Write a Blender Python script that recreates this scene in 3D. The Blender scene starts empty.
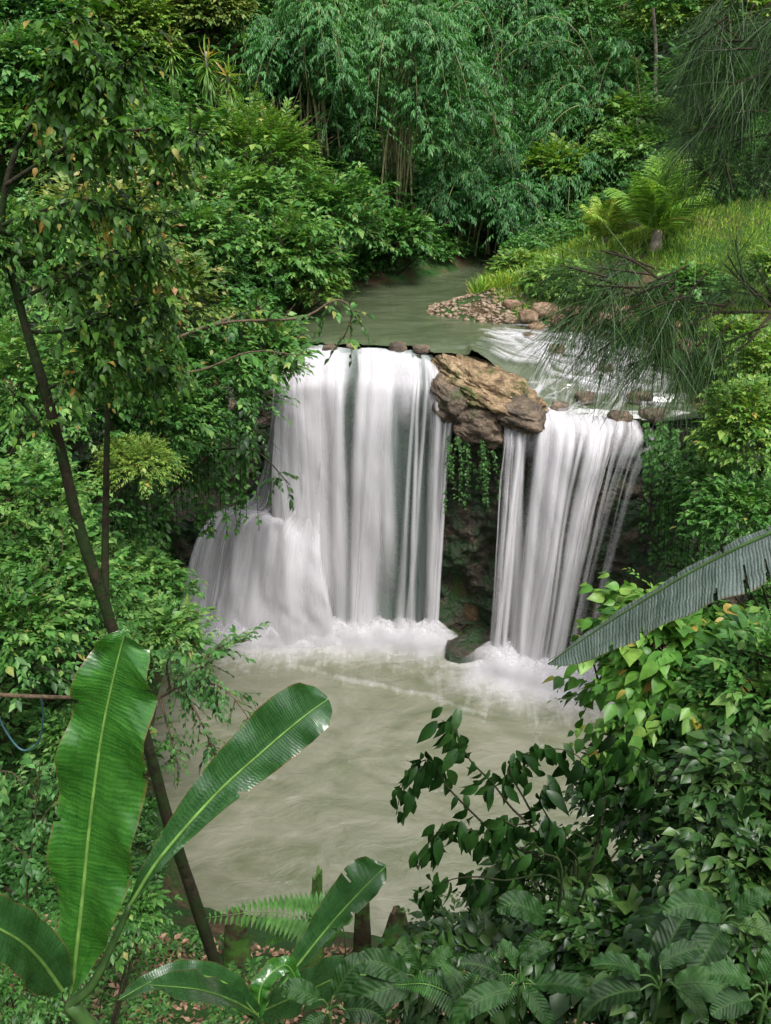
import bpy, bmesh, math
import numpy as np
from math import radians, sin, cos, pi
from mathutils import Vector

S = bpy.context.scene
COL = S.collection
# ------------------------------------------------------------------ camera, sky, sun, exposure
CAM = np.array([0.0, 0.0, 13.1]); PITCH = radians(25.0); F = 887.0
cam = bpy.data.cameras.new('camera'); co = bpy.data.objects.new('camera', cam); COL.objects.link(co)
co.location = CAM; co.rotation_euler = (pi / 2 - PITCH, 0, 0)
cam.sensor_fit = 'VERTICAL'; cam.sensor_height = 36; cam.lens = 18 * F / 512.0
cam.clip_start = 0.05; cam.clip_end = 600
S.camera = co

SUN_EL, SUN_AZ = radians(62), radians(152)      # azimuth clockwise from +Y: behind the camera, to the left
W = bpy.data.worlds.new('World'); S.world = W; W.use_nodes = True
wn = W.node_tree; wn.nodes.clear()
sky = wn.nodes.new('ShaderNodeTexSky'); sky.sky_type = 'NISHITA'; sky.sun_disc = False
sky.sun_elevation = SUN_EL; sky.sun_rotation = SUN_AZ; sky.dust_density = 3.0; sky.air_density = 1.0
hs = wn.nodes.new('ShaderNodeHueSaturation'); hs.inputs['Saturation'].default_value = 0.25
bg = wn.nodes.new('ShaderNodeBackground'); bg.inputs['Strength'].default_value = 0.135
wo = wn.nodes.new('ShaderNodeOutputWorld')
wn.links.new(sky.outputs[0], hs.inputs['Color']); wn.links.new(hs.outputs[0], bg.inputs['Color']); wn.links.new(bg.outputs[0], wo.inputs[0])
sl = bpy.data.lights.new('sun', 'SUN'); sl.energy = 2.0; sl.angle = radians(16); sl.color = (1.0, 0.97, 0.93)
so = bpy.data.objects.new('sun', sl); COL.objects.link(so)
sd = Vector((sin(SUN_AZ) * cos(SUN_EL), cos(SUN_AZ) * cos(SUN_EL), sin(SUN_EL)))
so.rotation_euler = sd.to_track_quat('Z', 'Y').to_euler(); so.location = (-10, -15, 40)

S.view_settings.view_transform = 'Standard'; S.view_settings.look = 'None'
S.view_settings.exposure = 1.3; S.view_settings.gamma = 1.0
S.render.engine = 'CYCLES'
cy = S.cycles
cy.max_bounces = 8; cy.diffuse_bounces = 5; cy.glossy_bounces = 2; cy.transmission_bounces = 3
cy.transparent_max_bounces = 80; cy.use_adaptive_sampling = True; cy.adaptive_threshold = 0.02
cy.caustics_reflective = False; cy.caustics_refractive = False; cy.sample_clamp_indirect = 6
try:
    cy.use_denoising = True; cy.denoiser = 'OPENIMAGEDENOISE'; cy.denoising_input_passes = 'RGB_ALBEDO_NORMAL'
except Exception: pass

# ------------------------------------------------------------------ small maths
RT = np.array([1.0, 0, 0]); FW = np.array([0, cos(PITCH), -sin(PITCH)]); UP = np.array([0, sin(PITCH), cos(PITCH)])
Z = np.array([0, 0, 1.0])
def ray(px, py):
    return FW + (px - 385.5) / F * RT - (py - 512.0) / F * UP
def at(px, py, Y):                       # the point seen at a pixel, Y metres ahead
    d = ray(px, py); return CAM + d * (Y / d[1])
def unit(a): return a / np.maximum(np.linalg.norm(a, axis=-1, keepdims=True), 1e-9)
def sstep(x): x = np.clip(x, 0, 1); return x * x * (3 - 2 * x)
def vnoise(p):                           # value noise, p (...,3)
    p = np.asarray(p, float); i = np.floor(p).astype(np.int64); f = p - i; f = f * f * (3 - 2 * f)
    def h(a, b, c):
        n = (a * 374761393 + b * 668265263 + c * 2147483647 // 7 * 3) & 0xffffffff
        n = ((n ^ (n >> 13)) * 1274126177) & 0xffffffff
        return ((n ^ (n >> 16)) & 0xffff) / 65535.0
    x, y, z = i[..., 0], i[..., 1], i[..., 2]; r = 0
    for a in (0, 1):
        for b in (0, 1):
            for c in (0, 1):
                w = (f[..., 0] if a else 1 - f[..., 0]) * (f[..., 1] if b else 1 - f[..., 1]) * (f[..., 2] if c else 1 - f[..., 2])
                r = r + w * h(x + a, y + b, z + c)
    return r
def fbm(p, o=4):
    p = np.asarray(p, float); r = 0; a = .5
    for k in range(o): r = r + a * (vnoise(p * 2.03 ** k + 17.3 * k) - .5); a *= .5
    return r * 2
def sdf(x, y, poly):                     # signed distance to a polygon, negative inside
    x = np.asarray(x, float); y = np.asarray(y, float); d = np.full(x.shape, 1e9); ins = np.zeros(x.shape, bool); n = len(poly)
    for k in range(n):
        ax, ay = poly[k]; bx, by = poly[(k + 1) % n]; ex, ey = bx - ax, by - ay
        t = np.clip(((x - ax) * ex + (y - ay) * ey) / (ex * ex + ey * ey), 0, 1)
        d = np.minimum(d, np.hypot(x - ax - t * ex, y - ay - t * ey))
        if ay != by: ins ^= ((ay > y) != (by > y)) & (x < (bx - ax) * (y - ay) / (by - ay) + ax)
    return np.where(ins, -d, d)
def bez(pts, n):                         # smooth curve through points (Catmull-Rom)
    P = np.asarray(pts, float); P = np.vstack([2 * P[0] - P[1], P, 2 * P[-1] - P[-2]]); m = len(P) - 3
    t = np.linspace(0, m - 1e-6, n); k = t.astype(int); f = (t - k)[:, None]
    a, b, c, d = P[k], P[k + 1], P[k + 2], P[k + 3]
    return .5 * (2 * b + (c - a) * f + (2 * a - 5 * b + 4 * c - d) * f ** 2 + (3 * b - a - 3 * c + d) * f ** 3)

# ------------------------------------------------------------------ object helpers
class MB:
    def __init__(s): s.v = []; s.f = []; s.t = []; s.m = []; s.u = []; s.n = 0
    def add(s, v, f, tint=.5, mat=0, uv=None):
        v = np.asarray(v, float).reshape(-1, 3); f = np.asarray(f, np.int64).reshape(-1, 3)
        s.v.append(v); s.f.append(f + s.n); s.n += len(v)
        s.t.append(np.broadcast_to(np.asarray(tint, float), (len(v),)).astype(np.float32))
        s.m.append(np.full(len(f), mat, np.int32))
        s.u.append(np.zeros((len(v), 3), np.float32) if uv is None else np.asarray(uv, np.float32)); return s
    def leaves(s, T, pos, d, nrm, size, tint, mat=0):
        tv, tf = T; N = len(pos)
        if N == 0: return s
        d = unit(d); side = unit(np.cross(nrm, d)); nn = np.cross(d, side)
        v = pos[:, None] + np.asarray(size)[:, None, None] * (tv[None, :, 0:1] * d[:, None] + tv[None, :, 1:2] * side[:, None] + tv[None, :, 2:3] * nn[:, None])
        f = (tf[None] + (np.arange(N) * len(tv))[:, None, None]).reshape(-1, 3)
        return s.add(v, f, np.repeat(np.broadcast_to(tint, (N,)), len(tv)), mat, np.tile(tv, (N, 1)))
    def tube(s, pts, rad, n=6, tint=.5, mat=0):
        p = np.asarray(pts, float); k = len(p); rad = np.broadcast_to(rad, (k,))
        tg = unit(np.gradient(p, axis=0)); ref = np.array([1.0, 0, 0]) if abs(tg[0][0]) < .8 else np.array([0, 1.0, 0])
        a = unit(np.cross(tg, ref)); b = np.cross(tg, a); an = np.arange(n) * 2 * pi / n
        v = p[:, None] + rad[:, None, None] * (np.cos(an)[None, :, None] * a[:, None] + np.sin(an)[None, :, None] * b[:, None])
        i = np.arange(k - 1)[:, None] * n; j = np.arange(n)[None]; j2 = (j + 1) % n
        q = np.stack([i + j, i + j2, i + n + j2, i + n + j], -1).reshape(-1, 4)
        f = np.vstack([q[:, [0, 1, 2]], q[:, [0, 2, 3]]])
        v = np.vstack([v.reshape(-1, 3), p[-1:] + tg[-1:] * rad[-1] * .5]); e = len(v) - 1
        cap = np.stack([np.full(n, e), (k - 1) * n + np.arange(n), (k - 1) * n + (np.arange(n) + 1) % n], -1)
        return s.add(v, np.vstack([f, cap]), tint, mat)
    def grid(s, v, tint=.5, mat=0, uv=None, keep=None):   # v (a,b,3)
        a, b = v.shape[:2]; i = np.arange(a * b).reshape(a, b)
        q = np.stack([i[:-1, :-1], i[1:, :-1], i[1:, 1:], i[:-1, 1:]], -1)
        q = q.reshape(-1, 4) if keep is None else q[keep]
        t = tint if np.isscalar(tint) else np.asarray(tint).reshape(-1)
        return s.add(v.reshape(-1, 3), np.vstack([q[:, [0, 1, 2]], q[:, [0, 2, 3]]]), t, mat, None if uv is None else uv.reshape(-1, 3))
    def build(s, name, mats, parent=None, smooth=True, org=None):
        v = np.vstack(s.v); f = np.vstack(s.f)
        o0 = np.zeros(3) if org is None else np.asarray(org, float)
        if parent is not None and org is None: o0 = np.array(parent['_w'])
        me = bpy.data.meshes.new(name); nv, nf = len(v), len(f)
        me.vertices.add(nv); me.vertices.foreach_set('co', (v - o0).astype(np.float32).ravel())
        me.loops.add(nf * 3); me.loops.foreach_set('vertex_index', f.astype(np.int32).ravel())
        me.polygons.add(nf); me.polygons.foreach_set('loop_start', np.arange(0, nf * 3, 3, dtype=np.int32))
        me.polygons.foreach_set('material_index', np.concatenate(s.m))
        me.polygons.foreach_set('use_smooth', np.full(nf, smooth))
        me.attributes.new('tint', 'FLOAT', 'POINT').data.foreach_set('value', np.concatenate(s.t))
        me.attributes.new('flow', 'FLOAT_VECTOR', 'POINT').data.foreach_set('vector', np.vstack(s.u).ravel())
        me.update(calc_edges=True)
        for m in (mats if isinstance(mats, (list, tuple)) else [mats]): me.materials.append(m)
        o = bpy.data.objects.new(name, me); COL.objects.link(o)
        o['_w'] = [float(x) for x in o0]
        if parent is not None:
            o.parent = parent
        elif org is not None: o.location = org
        return o
def tag(o, label=None, cat=None, group=None, kind=None):
    for k, v in (('label', label), ('category', cat), ('group', group), ('kind', kind)):
        if v: o[k] = v
    return o
def thing(name, loc, label, cat, group=None):
    o = bpy.data.objects.new(name, None); COL.objects.link(o); o.location = loc; o.empty_display_size = .2
    o['_w'] = [float(x) for x in loc]
    return tag(o, label, cat, group)

# ------------------------------------------------------------------ materials
def newmat(name):
    m = bpy.data.materials.new(name); m.use_nodes = True; nt = m.node_tree; nt.nodes.clear()
    out = nt.nodes.new('ShaderNodeOutputMaterial'); return m, nt, out
def N(nt, typ, **kw):
    n = nt.nodes.new(typ)
    for k, v in kw.items():
        if k in n.inputs: n.inputs[k].default_value = v
        else: setattr(n, k, v)
    return n
def ramp(nt, stops, src):
    r = nt.nodes.new('ShaderNodeValToRGB'); e = r.color_ramp.elements
    while len(e) < len(stops): e.new(.5)
    for k, (p, c) in enumerate(stops):
        e[k].position = p; e[k].color = (c[0], c[1], c[2], 1) if not np.isscalar(c) else (c, c, c, 1)
    nt.links.new(src, r.inputs[0]); return r.outputs[0]
def mixc(nt, fac, a, b, typ='MIX'):
    m = nt.nodes.new('ShaderNodeMixRGB'); m.blend_type = typ
    for s, i in ((fac, 0), (a, 1), (b, 2)):
        if hasattr(s, 'is_linked'): nt.links.new(s, m.inputs[i])
        else: m.inputs[i].default_value = s if i == 0 else (*s, 1)
    return m.outputs[0]
def math_(nt, op, a, b=0.0, c=0.0):
    m = nt.nodes.new('ShaderNodeMath'); m.operation = op
    for s, i in ((a, 0), (b, 1), (c, 2)):
        if hasattr(s, 'is_linked'): nt.links.new(s, m.inputs[i])
        else: m.inputs[i].default_value = s
    return m.outputs[0]
def noise(nt, vec, scale, detail=3, rough=.55, dist=0.0):
    n = N(nt, 'ShaderNodeTexNoise', Scale=scale, Detail=detail, Roughness=rough, Distortion=dist)
    if vec is not None: nt.links.new(vec, n.inputs['Vector'])
    return n.outputs['Fac']
def attr(nt, name):
    a = nt.nodes.new('ShaderNodeAttribute'); a.attribute_name = name; return a
def scaled(nt, vec, s):
    m = nt.nodes.new('ShaderNodeMapping'); m.inputs['Scale'].default_value = s; nt.links.new(vec, m.inputs['Vector']); return m.outputs[0]
def bump(nt, h, strength, dist):
    b = N(nt, 'ShaderNodeBump', Strength=strength, Distance=dist); nt.links.new(h, b.inputs['Height']); return b.outputs[0]
def leafmat(name, stops, rough=.46, trans=.30, spec=.3, veins=0, coat=0, tcol=1.6):
    m, nt, out = newmat(name); L = nt.links
    col = ramp(nt, stops, attr(nt, 'tint').outputs['Fac'])
    p = N(nt, 'ShaderNodeBsdfPrincipled', Roughness=rough); p.inputs['Specular IOR Level'].default_value = spec
    if coat: p.inputs['Coat Weight'].default_value = coat; p.inputs['Coat Roughness'].default_value = .16
    pos = nt.nodes.new('ShaderNodeNewGeometry').outputs['Position']
    v = noise(nt, pos, 14, 3)
    col = mixc(nt, .6, col, ramp(nt, [(.3, .45), (.7, 1.5)], v), 'MULTIPLY')
    if veins:
        fl = attr(nt, 'flow').outputs['Vector']; sx = N(nt, 'ShaderNodeSeparateXYZ'); L.new(fl, sx.inputs[0])
        ay = math_(nt, 'ABSOLUTE', sx.outputs[1])
        w = math_(nt, 'SINE', math_(nt, 'MULTIPLY', math_(nt, 'SUBTRACT', sx.outputs[0], math_(nt, 'MULTIPLY', ay, .75)), veins * 6.283))
        w = math_(nt, 'MULTIPLY_ADD', w, .5, .5)
        pits = noise(nt, fl, veins * 4, 2)
        L.new(bump(nt, math_(nt, 'MULTIPLY_ADD', pits, .6, w), .4, .005), p.inputs['Normal'])
        vein = math_(nt, 'POWER', w, 5.0)
        rib = ramp(nt, [(0.0, 1.0), (.018, .8), (.035, 0.0)], ay)
        col = mixc(nt, math_(nt, 'MAXIMUM', math_(nt, 'MULTIPLY', vein, .10), math_(nt, 'MULTIPLY', rib, .22)), col, (.10, .20, .05))
    L.new(col, p.inputs['Base Color'])
    t = nt.nodes.new('ShaderNodeBsdfTranslucent'); tc = mixc(nt, 1.0, col, (tcol * .95, tcol, tcol * .45), 'MULTIPLY'); L.new(tc, t.inputs['Color'])
    mx = N(nt, 'ShaderNodeMixShader', Fac=trans); L.new(p.outputs[0], mx.inputs[1]); L.new(t.outputs[0], mx.inputs[2])
    L.new(mx.outputs[0], out.inputs['Surface']); return m
def rockmat(name, stops, scale=1.2, bumpd=.12, rough=.75, moss=None, mossamt=.5, mossscale=1.0):
    m, nt, out = newmat(name); L = nt.links
    g = nt.nodes.new('ShaderNodeNewGeometry'); pos = g.outputs['Position']
    n1 = noise(nt, pos, scale, 8, .62, .4); n2 = noise(nt, pos, scale * 6, 5, .6)
    h = math_(nt, 'MULTIPLY_ADD', n2, .35, n1)
    col = ramp(nt, stops, n1)
    col = mixc(nt, .7, col, ramp(nt, [(.3, .35), (.72, 1.5)], n2), 'MULTIPLY')
    if moss:
        n3 = noise(nt, pos, mossscale, 6, .65)
        mk = ramp(nt, [(mossamt - .06, 0.0), (mossamt + .06, 1.0)], n3)
        mc = mixc(nt, noise(nt, pos, 9, 3), tuple(.4 * x for x in moss), tuple(1.5 * x for x in moss)); col = mixc(nt, mk, col, mc)
    p = N(nt, 'ShaderNodeBsdfPrincipled', Roughness=rough); p.inputs['Specular IOR Level'].default_value = .15 if rough > .7 else .5; L.new(col, p.inputs['Base Color'])
    L.new(bump(nt, h, .8, bumpd), p.inputs['Normal']); L.new(p.outputs[0], out.inputs['Surface']); return m
def barkmat(name, a, b, moss=None):
    return rockmat(name, [(.3, a), (.7, b)], 5, .03, .8, moss, .52, 3.0)

GREEN = [(0, (.008, .030, .004)), (.42, (.035, .116, .020)), (.75, (.080, .200, .040)), (.93, (.15, .255, .06)), (1, (.22, .22, .05))]
def mk(mul=(1, 1, 1), end=(.22, .20, .05)):
    return [(p, tuple(c[i] * mul[i] for i in range(3))) for p, c in GREEN[:-1]] + [(1, end)]
M_leaf = leafmat('leaf_mid_green', mk())
M_cool = leafmat('leaf_blue_green', mk((.95, .98, 1.2), (.10, .20, .07)))
M_bamb = leafmat('bamboo_leaf', mk((.72, .92, 1.15), (.16, .20, .08)), rough=.45, trans=.34)
M_warm = leafmat('leaf_yellow_green', mk((1.35, 1.1, .85), (.34, .22, .06)))
M_brown = leafmat('leaf_brown_green', mk((1.5, .95, 1.0), (.26, .12, .07)))
M_dark = leafmat('leaf_dark', mk((1.05, .92, .6), (.26, .12, .03)), trans=.34, rough=.5, spec=.25)
M_big = leafmat('broad_leaf', mk((.36, .42, .42), (.10, .18, .05)), rough=.5, trans=.25, veins=12, spec=.35)
M_heart = leafmat('heart_leaf', mk((1.25, 1.2, .9), (.42, .27, .06)), rough=.38, trans=.3)
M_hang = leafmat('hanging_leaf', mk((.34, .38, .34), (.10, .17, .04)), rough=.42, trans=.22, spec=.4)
M_pine = leafmat('pine_needle', mk((.5, .45, .45), (.10, .12, .04)), rough=.5, trans=.1, spec=.3)
M_grass = leafmat('grass_blade', mk((2.6, 1.75, 1.0), (.42, .36, .12)), trans=.3)
M_palm = leafmat('palm_leaf', mk((1.9, 1.45, 1.0), (.50, .42, .14)), rough=.33, trans=.3)
M_litter = leafmat('dead_leaf', [(0, (.05, .03, .018)), (.5, (.16, .09, .05)), (1, (.33, .21, .13))], rough=.7, trans=.05)
def bananamat(name, a, b, rough, ribs=26, bs=1.0):
    m, nt, out = newmat(name); L = nt.links
    fl = attr(nt, 'flow').outputs['Vector']; sx = N(nt, 'ShaderNodeSeparateXYZ'); L.new(fl, sx.inputs[0])
    wob = math_(nt, 'MULTIPLY', math_(nt, 'SUBTRACT', noise(nt, fl, 6, 2), .5), .02)
    ln = math_(nt, 'ADD', math_(nt, 'SUBTRACT', sx.outputs[0], math_(nt, 'MULTIPLY', math_(nt, 'ABSOLUTE', sx.outputs[1]), .10)), wob)
    cx = N(nt, 'ShaderNodeCombineXYZ'); L.new(ln, cx.inputs[0]); L.new(math_(nt, 'MULTIPLY', sx.outputs[1], .12), cx.inputs[1])
    st = noise(nt, cx.outputs[0], ribs * 1.6, 4, .7)
    fine = math_(nt, 'SINE', math_(nt, 'MULTIPLY', ln, ribs * 6.283 * 2.2))
    h = math_(nt, 'MULTIPLY_ADD', fine, .16, st)
    col = ramp(nt, [(.3, a), (.7, b)], st)
    col = mixc(nt, .5, col, ramp(nt, [(.3, .55), (.7, 1.35)], noise(nt, fl, 3, 3)), 'MULTIPLY')
    av = math_(nt, 'ADD', math_(nt, 'ABSOLUTE', sx.outputs[2]), math_(nt, 'MULTIPLY', math_(nt, 'SUBTRACT', noise(nt, fl, 16, 4, .7), .5), .22))
    col = mixc(nt, ramp(nt, [(.95, 0.0), (1.0, .85)], av), col, (.13, .085, .03))
    col = mixc(nt, ramp(nt, [(.70, 0.0), (.76, .7)], noise(nt, fl, 34, 2, .5)), col, (.10, .11, .025))
    p = N(nt, 'ShaderNodeBsdfPrincipled', Roughness=rough); p.inputs['Coat Weight'].default_value = .45; p.inputs['Coat Roughness'].default_value = .16
    L.new(ramp(nt, [(.35, rough * .6), (.65, rough * 1.5)], noise(nt, fl, 22, 3)), p.inputs['Roughness'])
    L.new(col, p.inputs['Base Color']); L.new(bump(nt, h, min(1, .38 * bs), .007 * bs), p.inputs['Normal'])
    t = nt.nodes.new('ShaderNodeBsdfTranslucent'); L.new(mixc(nt, 1.0, col, (1.9, 1.7, .6), 'MULTIPLY'), t.inputs['Color'])
    mx = N(nt, 'ShaderNodeMixShader', Fac=.3); L.new(p.outputs[0], mx.inputs[1]); L.new(t.outputs[0], mx.inputs[2])
    L.new(mx.outputs[0], out.inputs['Surface']); return m
M_ban = bananamat('banana_leaf', (.014, .078, .010), (.048, .165, .022), .26)
M_ban_wet_dark = bananamat('banana_leaf_wet_dark', (.014, .055, .014), (.035, .105, .028), .26, 34)
M_rib = leafmat('banana_midrib', [(0, (.06, .16, .025)), (1, (.17, .29, .07))], rough=.35, trans=.1)
M_stalk = leafmat('green_stalk', [(0, (.02, .05, .012)), (1, (.06, .12, .03))], rough=.5, trans=.02)
M_bark = barkmat('bark_dark', (.012, .011, .006), (.042, .034, .02), (.02, .035, .01))
M_pale = barkmat('bark_pale', (.10, .085, .065), (.30, .26, .20))
M_twig = barkmat('twig_brown', (.05, .035, .02), (.15, .11, .07))
M_pinebark = barkmat('pine_bark', (.014, .011, .007), (.05, .035, .022))
M_culm = barkmat('bamboo_culm', (.10, .11, .05), (.26, .25, .12))
M_ground = rockmat('forest_soil', [(.3, (.018, .016, .008)), (.55, (.06, .042, .022)), (.75, (.12, .075, .045))], 1.4, .15, .9, (.02, .055, .012), .47, .9)
M_cliff = rockmat('wet_cliff', [(.3, (.008, .008, .005)), (.5, (.036, .029, .018)), (.72, (.13, .095, .06))], 1.6, .4, .42, (.014, .042, .010), .50, 2.2)
M_rock = rockmat('tan_rock', [(.28, (.04, .03, .018)), (.46, (.19, .13, .075)), (.7, (.42, .31, .185))], 3.2, .3, .75, (.06, .075, .022), .58, 2.2)
M_brock = rockmat('brown_rock', [(.3, (.03, .022, .014)), (.5, (.085, .06, .038)), (.7, (.19, .135, .09))], 2.4, .2, .7, (.05, .06, .02), .62, 1.6)
M_gravel = rockmat('river_gravel', [(.3, (.07, .048, .03)), (.5, (.18, .125, .08)), (.7, (.31, .235, .165))], 2.6, .05, .7)
M_bould = rockmat('red_brown_stone', [(.3, (.07, .045, .03)), (.5, (.18, .115, .075)), (.7, (.32, .225, .16))], 2.2, .08, .75, (.05, .07, .02), .66, 2.0)
M_hose = newmat('blue_plastic')[0]
_p = N(M_hose.node_tree, 'ShaderNodeBsdfPrincipled', Roughness=.4); _p.inputs['Base Color'].default_value = (.04, .10, .115, 1)
M_hose.node_tree.links.new(_p.outputs[0], M_hose.node_tree.nodes['Material Output'].inputs['Surface'])

M_ban_sheen = bananamat('banana_leaf_sheen', (.055, .085, .072), (.20, .25, .235), .3, 26, 1.6)  # grey base colour stands in for the sky sheen on the leaf
def poolmat(name, ca, cb, foamcol, rip=1.0, rough=.10, fs=(3.0, .55, 1), lo=.42, hi=.62):
    m, nt, out = newmat(name); L = nt.links
    pos = nt.nodes.new('ShaderNodeNewGeometry').outputs['Position']; fl = attr(nt, 'flow').outputs['Vector']; fo = attr(nt, 'tint').outputs['Fac']
    big = noise(nt, scaled(nt, pos, (.5, .9, 1)), .8, 7, .66, 1.6)
    col = ramp(nt, [(.36, ca), (.66, cb)], big)
    st = noise(nt, scaled(nt, fl, fs), 1.0, 6, .68, .5); st2 = noise(nt, pos, 3.5, 5, .65, 1.0)
    k = math_(nt, 'ADD', fo, math_(nt, 'MULTIPLY', math_(nt, 'SUBTRACT', math_(nt, 'MULTIPLY_ADD', st2, .4, math_(nt, 'MULTIPLY', st, .6)), .5), 1.1))
    k = ramp(nt, [(lo, 0.0), ((lo + hi) / 2, .35), (hi + .12, 1.0)], k)
    p = N(nt, 'ShaderNodeBsdfPrincipled', Roughness=rough); L.new(mixc(nt, k, col, foamcol), p.inputs['Base Color'])
    L.new(math_(nt, 'MULTIPLY_ADD', k, .6, rough), p.inputs['Roughness'])
    r1 = noise(nt, scaled(nt, pos, (1, 1.6, 1)), 1.5, 5, .55, .8)
    L.new(bump(nt, r1, .5 * rip, .06), p.inputs['Normal']); L.new(p.outputs[0], out.inputs['Surface']); return m
FOAM = (.62, .605, .62)
M_pool = poolmat('silty_pool_water', (.092, .102, .060), (.162, .158, .118), FOAM, 2.6, .13, lo=.28, hi=.95)
M_river = poolmat('green_river_water', (.046, .060, .030), (.078, .094, .054), FOAM, .9, .08, (.7, 5.0, 1), .44, .66)
def fallmat(name, lo, hi, white, gap, gapa, sx=(4.2, .07, 1), amax=1.0):
    m, nt, out = newmat(name); L = nt.links
    fl = attr(nt, 'flow').outputs['Vector']; ed = attr(nt, 'tint').outputs['Fac']
    a = noise(nt, scaled(nt, fl, sx), 1.0, 2, .5, .1); b = noise(nt, scaled(nt, fl, (sx[0] * 3.2, sx[1] * 2.5, 1)), 1.0, 2, .5)
    c3 = noise(nt, scaled(nt, fl, (1.3, .05, 1)), 1.0, 2, .5)
    k = math_(nt, 'MULTIPLY_ADD', b, .16, math_(nt, 'MULTIPLY_ADD', c3, .40, math_(nt, 'MULTIPLY', a, .44)))
    k = math_(nt, 'MULTIPLY_ADD', math_(nt, 'SUBTRACT', k, .5), 1.35, .5)
    k = math_(nt, 'ADD', k, math_(nt, 'SUBTRACT', ed, .5))
    w = ramp(nt, [(lo, 0.0), (hi, 1.0)], k)
    col = mixc(nt, w, gap, white)
    d = nt.nodes.new('ShaderNodeBsdfDiffuse'); L.new(col, d.inputs['Color'])
    tl = nt.nodes.new('ShaderNodeBsdfTranslucent'); L.new(col, tl.inputs['Color'])
    mx = N(nt, 'ShaderNodeMixShader', Fac=.3); L.new(d.outputs[0], mx.inputs[1]); L.new(tl.outputs[0], mx.inputs[2])
    tr = nt.nodes.new('ShaderNodeBsdfTransparent')
    al = math_(nt, 'MULTIPLY_ADD', w, 1 - gapa, gapa)
    al = math_(nt, 'MULTIPLY', al, ramp(nt, [(.02, 0.0), (.42, amax)], ed))
    m2 = nt.nodes.new('ShaderNodeMixShader'); L.new(al, m2.inputs[0]); L.new(tr.outputs[0], m2.inputs[1]); L.new(mx.outputs[0], m2.inputs[2])
    L.new(m2.outputs[0], out.inputs['Surface']); return m
M_fall = fallmat('falling_water', .36, .90, (.50, .53, .53), (.12, .17, .14), .4)
#M_strand = fallmat('falling_water_strands', .47, .80, (.86, .79, .84), (.72, .70, .71), 0.0, (3.0, .06, 1))
#M_spray = fallmat('spray_foam', .20, .90, (.86, .79, .84), (.80, .76, .79), .0, (1.3, .9, 1), .8)

# ------------------------------------------------------------------ terrain
LOW = [(-5.6, 20.9), (-5.6, 18.5), (-5.3, 15.5), (-4.2, 13), (-3.4, 11.4), (-1, 10.9), (3, 10.6), (7, 9.5), (12, 8.5), (12, 11.5), (7.5, 13), (5.6, 15.2), (5.8, 17.2), (6.3, 18.6), (3.4, 19.4), (1.2, 20.3), (.8, 21)]
UPR = [(-3.0, 20.6), (-2.9, 22.2), (-2.4, 24), (-2.2, 25.5), (-1.7, 28), (.4, 29.8), (2.2, 31.5), (3.5, 34), (6, 37), (10, 40), (12, 38), (7, 35), (5, 33), (3.8, 31), (3.0, 28.8), (2.6, 27.2), (1.3, 26), (1.2, 25), (2.5, 24), (4.6, 23.2), (6.3, 22), (7.2, 20), (7.0, 18.8), (6.2, 18), (3, 18.4), (1.0, 20), (.8, 20.4)]
def yc(x): return np.interp(x, [-14, -6, -5, -2.5, -1.4, .9, 1.4, 3, 3.5, 6.2, 7.2, 9, 14], [22, 21.8, 21.6, 21.6, 21.3, 21.1, 20.3, 19.7, 19.3, 18.9, 18.4, 17.8, 17.2])
def wz(x, y): return 7.6 - 1.25 * sstep((x - 2.0) / 1.3) * sstep((22.4 - y) / 3.2) - .12 * sstep((22.2 - y) / 1.2) * (x < 2)
def gz(x, y):
    x = np.asarray(x, float); y = np.asarray(y, float)
    dl = sdf(x, y, LOW); du = sdf(x, y, UPR)
    nz = fbm(np.stack([x * .35, y * .35, x * 0 + 3], -1), 4)
    lo = np.where(dl < 0, -np.minimum(-dl * .6, .9), np.where(x < 0, 1.25, 1.0) * dl)
    near = np.interp(y, [-10, 0, 2, 4, 6, 6.8, 7.9, 8.3, 11, 12], [13.2, 11.3, 9.3, 6.6, 4.1, 3.45, 3.25, 2.4, -.6, -2])
    near = near + .22 * np.maximum(0, np.abs(x) - 2.0) * np.interp(y, [0, 6, 12], [.3, 1, 1])
    wn_ = sstep((y - 7.5) / 4.5)
    lo = np.where(dl < 0, np.maximum(lo, near), np.maximum(near, -1) * (1 - wn_) + np.maximum(lo, near) * wn_)
    lo = np.minimum(lo, 15 + .1 * lo)
    slope = np.where(x < -1.5, .95, .36)
    slope = slope + (.78 - slope) * sstep((y - 29) / 3) * (x > -1.5)
    up = wz(x, y) + np.where(du < 0, -np.minimum(-du * .5, .5), 0)
    rise = np.where(du > 0, np.minimum(du, 3.5) * slope + np.maximum(du - 3.5, 0) * np.where(y > 29.5, .74, slope * .9), 0)
    up = up + np.minimum(rise, 26 + .1 * rise)
    t = sstep((y - yc(x) - .35) / .8)
    z = lo * (1 - t) + np.maximum(up, np.where(x < -5, np.minimum(lo, up + 3), -9)) * t
    out = np.minimum(np.abs(dl), np.abs(du))
    return z + nz * .45 * sstep(out / 1.2) * np.where(y < 9, .35, 1)
def hit(px, py, t0=2.0, t1=90):
    d = ray(px, py); t = np.arange(t0, t1, .1); p = CAM + t[:, None] * d
    b = p[:, 2] < gz(p[:, 0], p[:, 1])
    return p[np.argmax(b)] if b.any() else p[-1]

xs = np.concatenate([np.linspace(-70, -20, 26)[:-1], np.arange(-20, 20, .25), np.linspace(20, 70, 26)])
ys = np.concatenate([np.linspace(-12, 0, 13)[:-1], np.arange(0, 45, .25), np.linspace(45, 110, 40)])
gx, gy = np.meshgrid(xs, ys, indexing='ij')
tag(MB().grid(np.stack([gx, gy, gz(gx, gy)], -1)).build('ground', M_ground), 'steep wooded valley ground of brown soil and moss', kind='structure')

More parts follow.
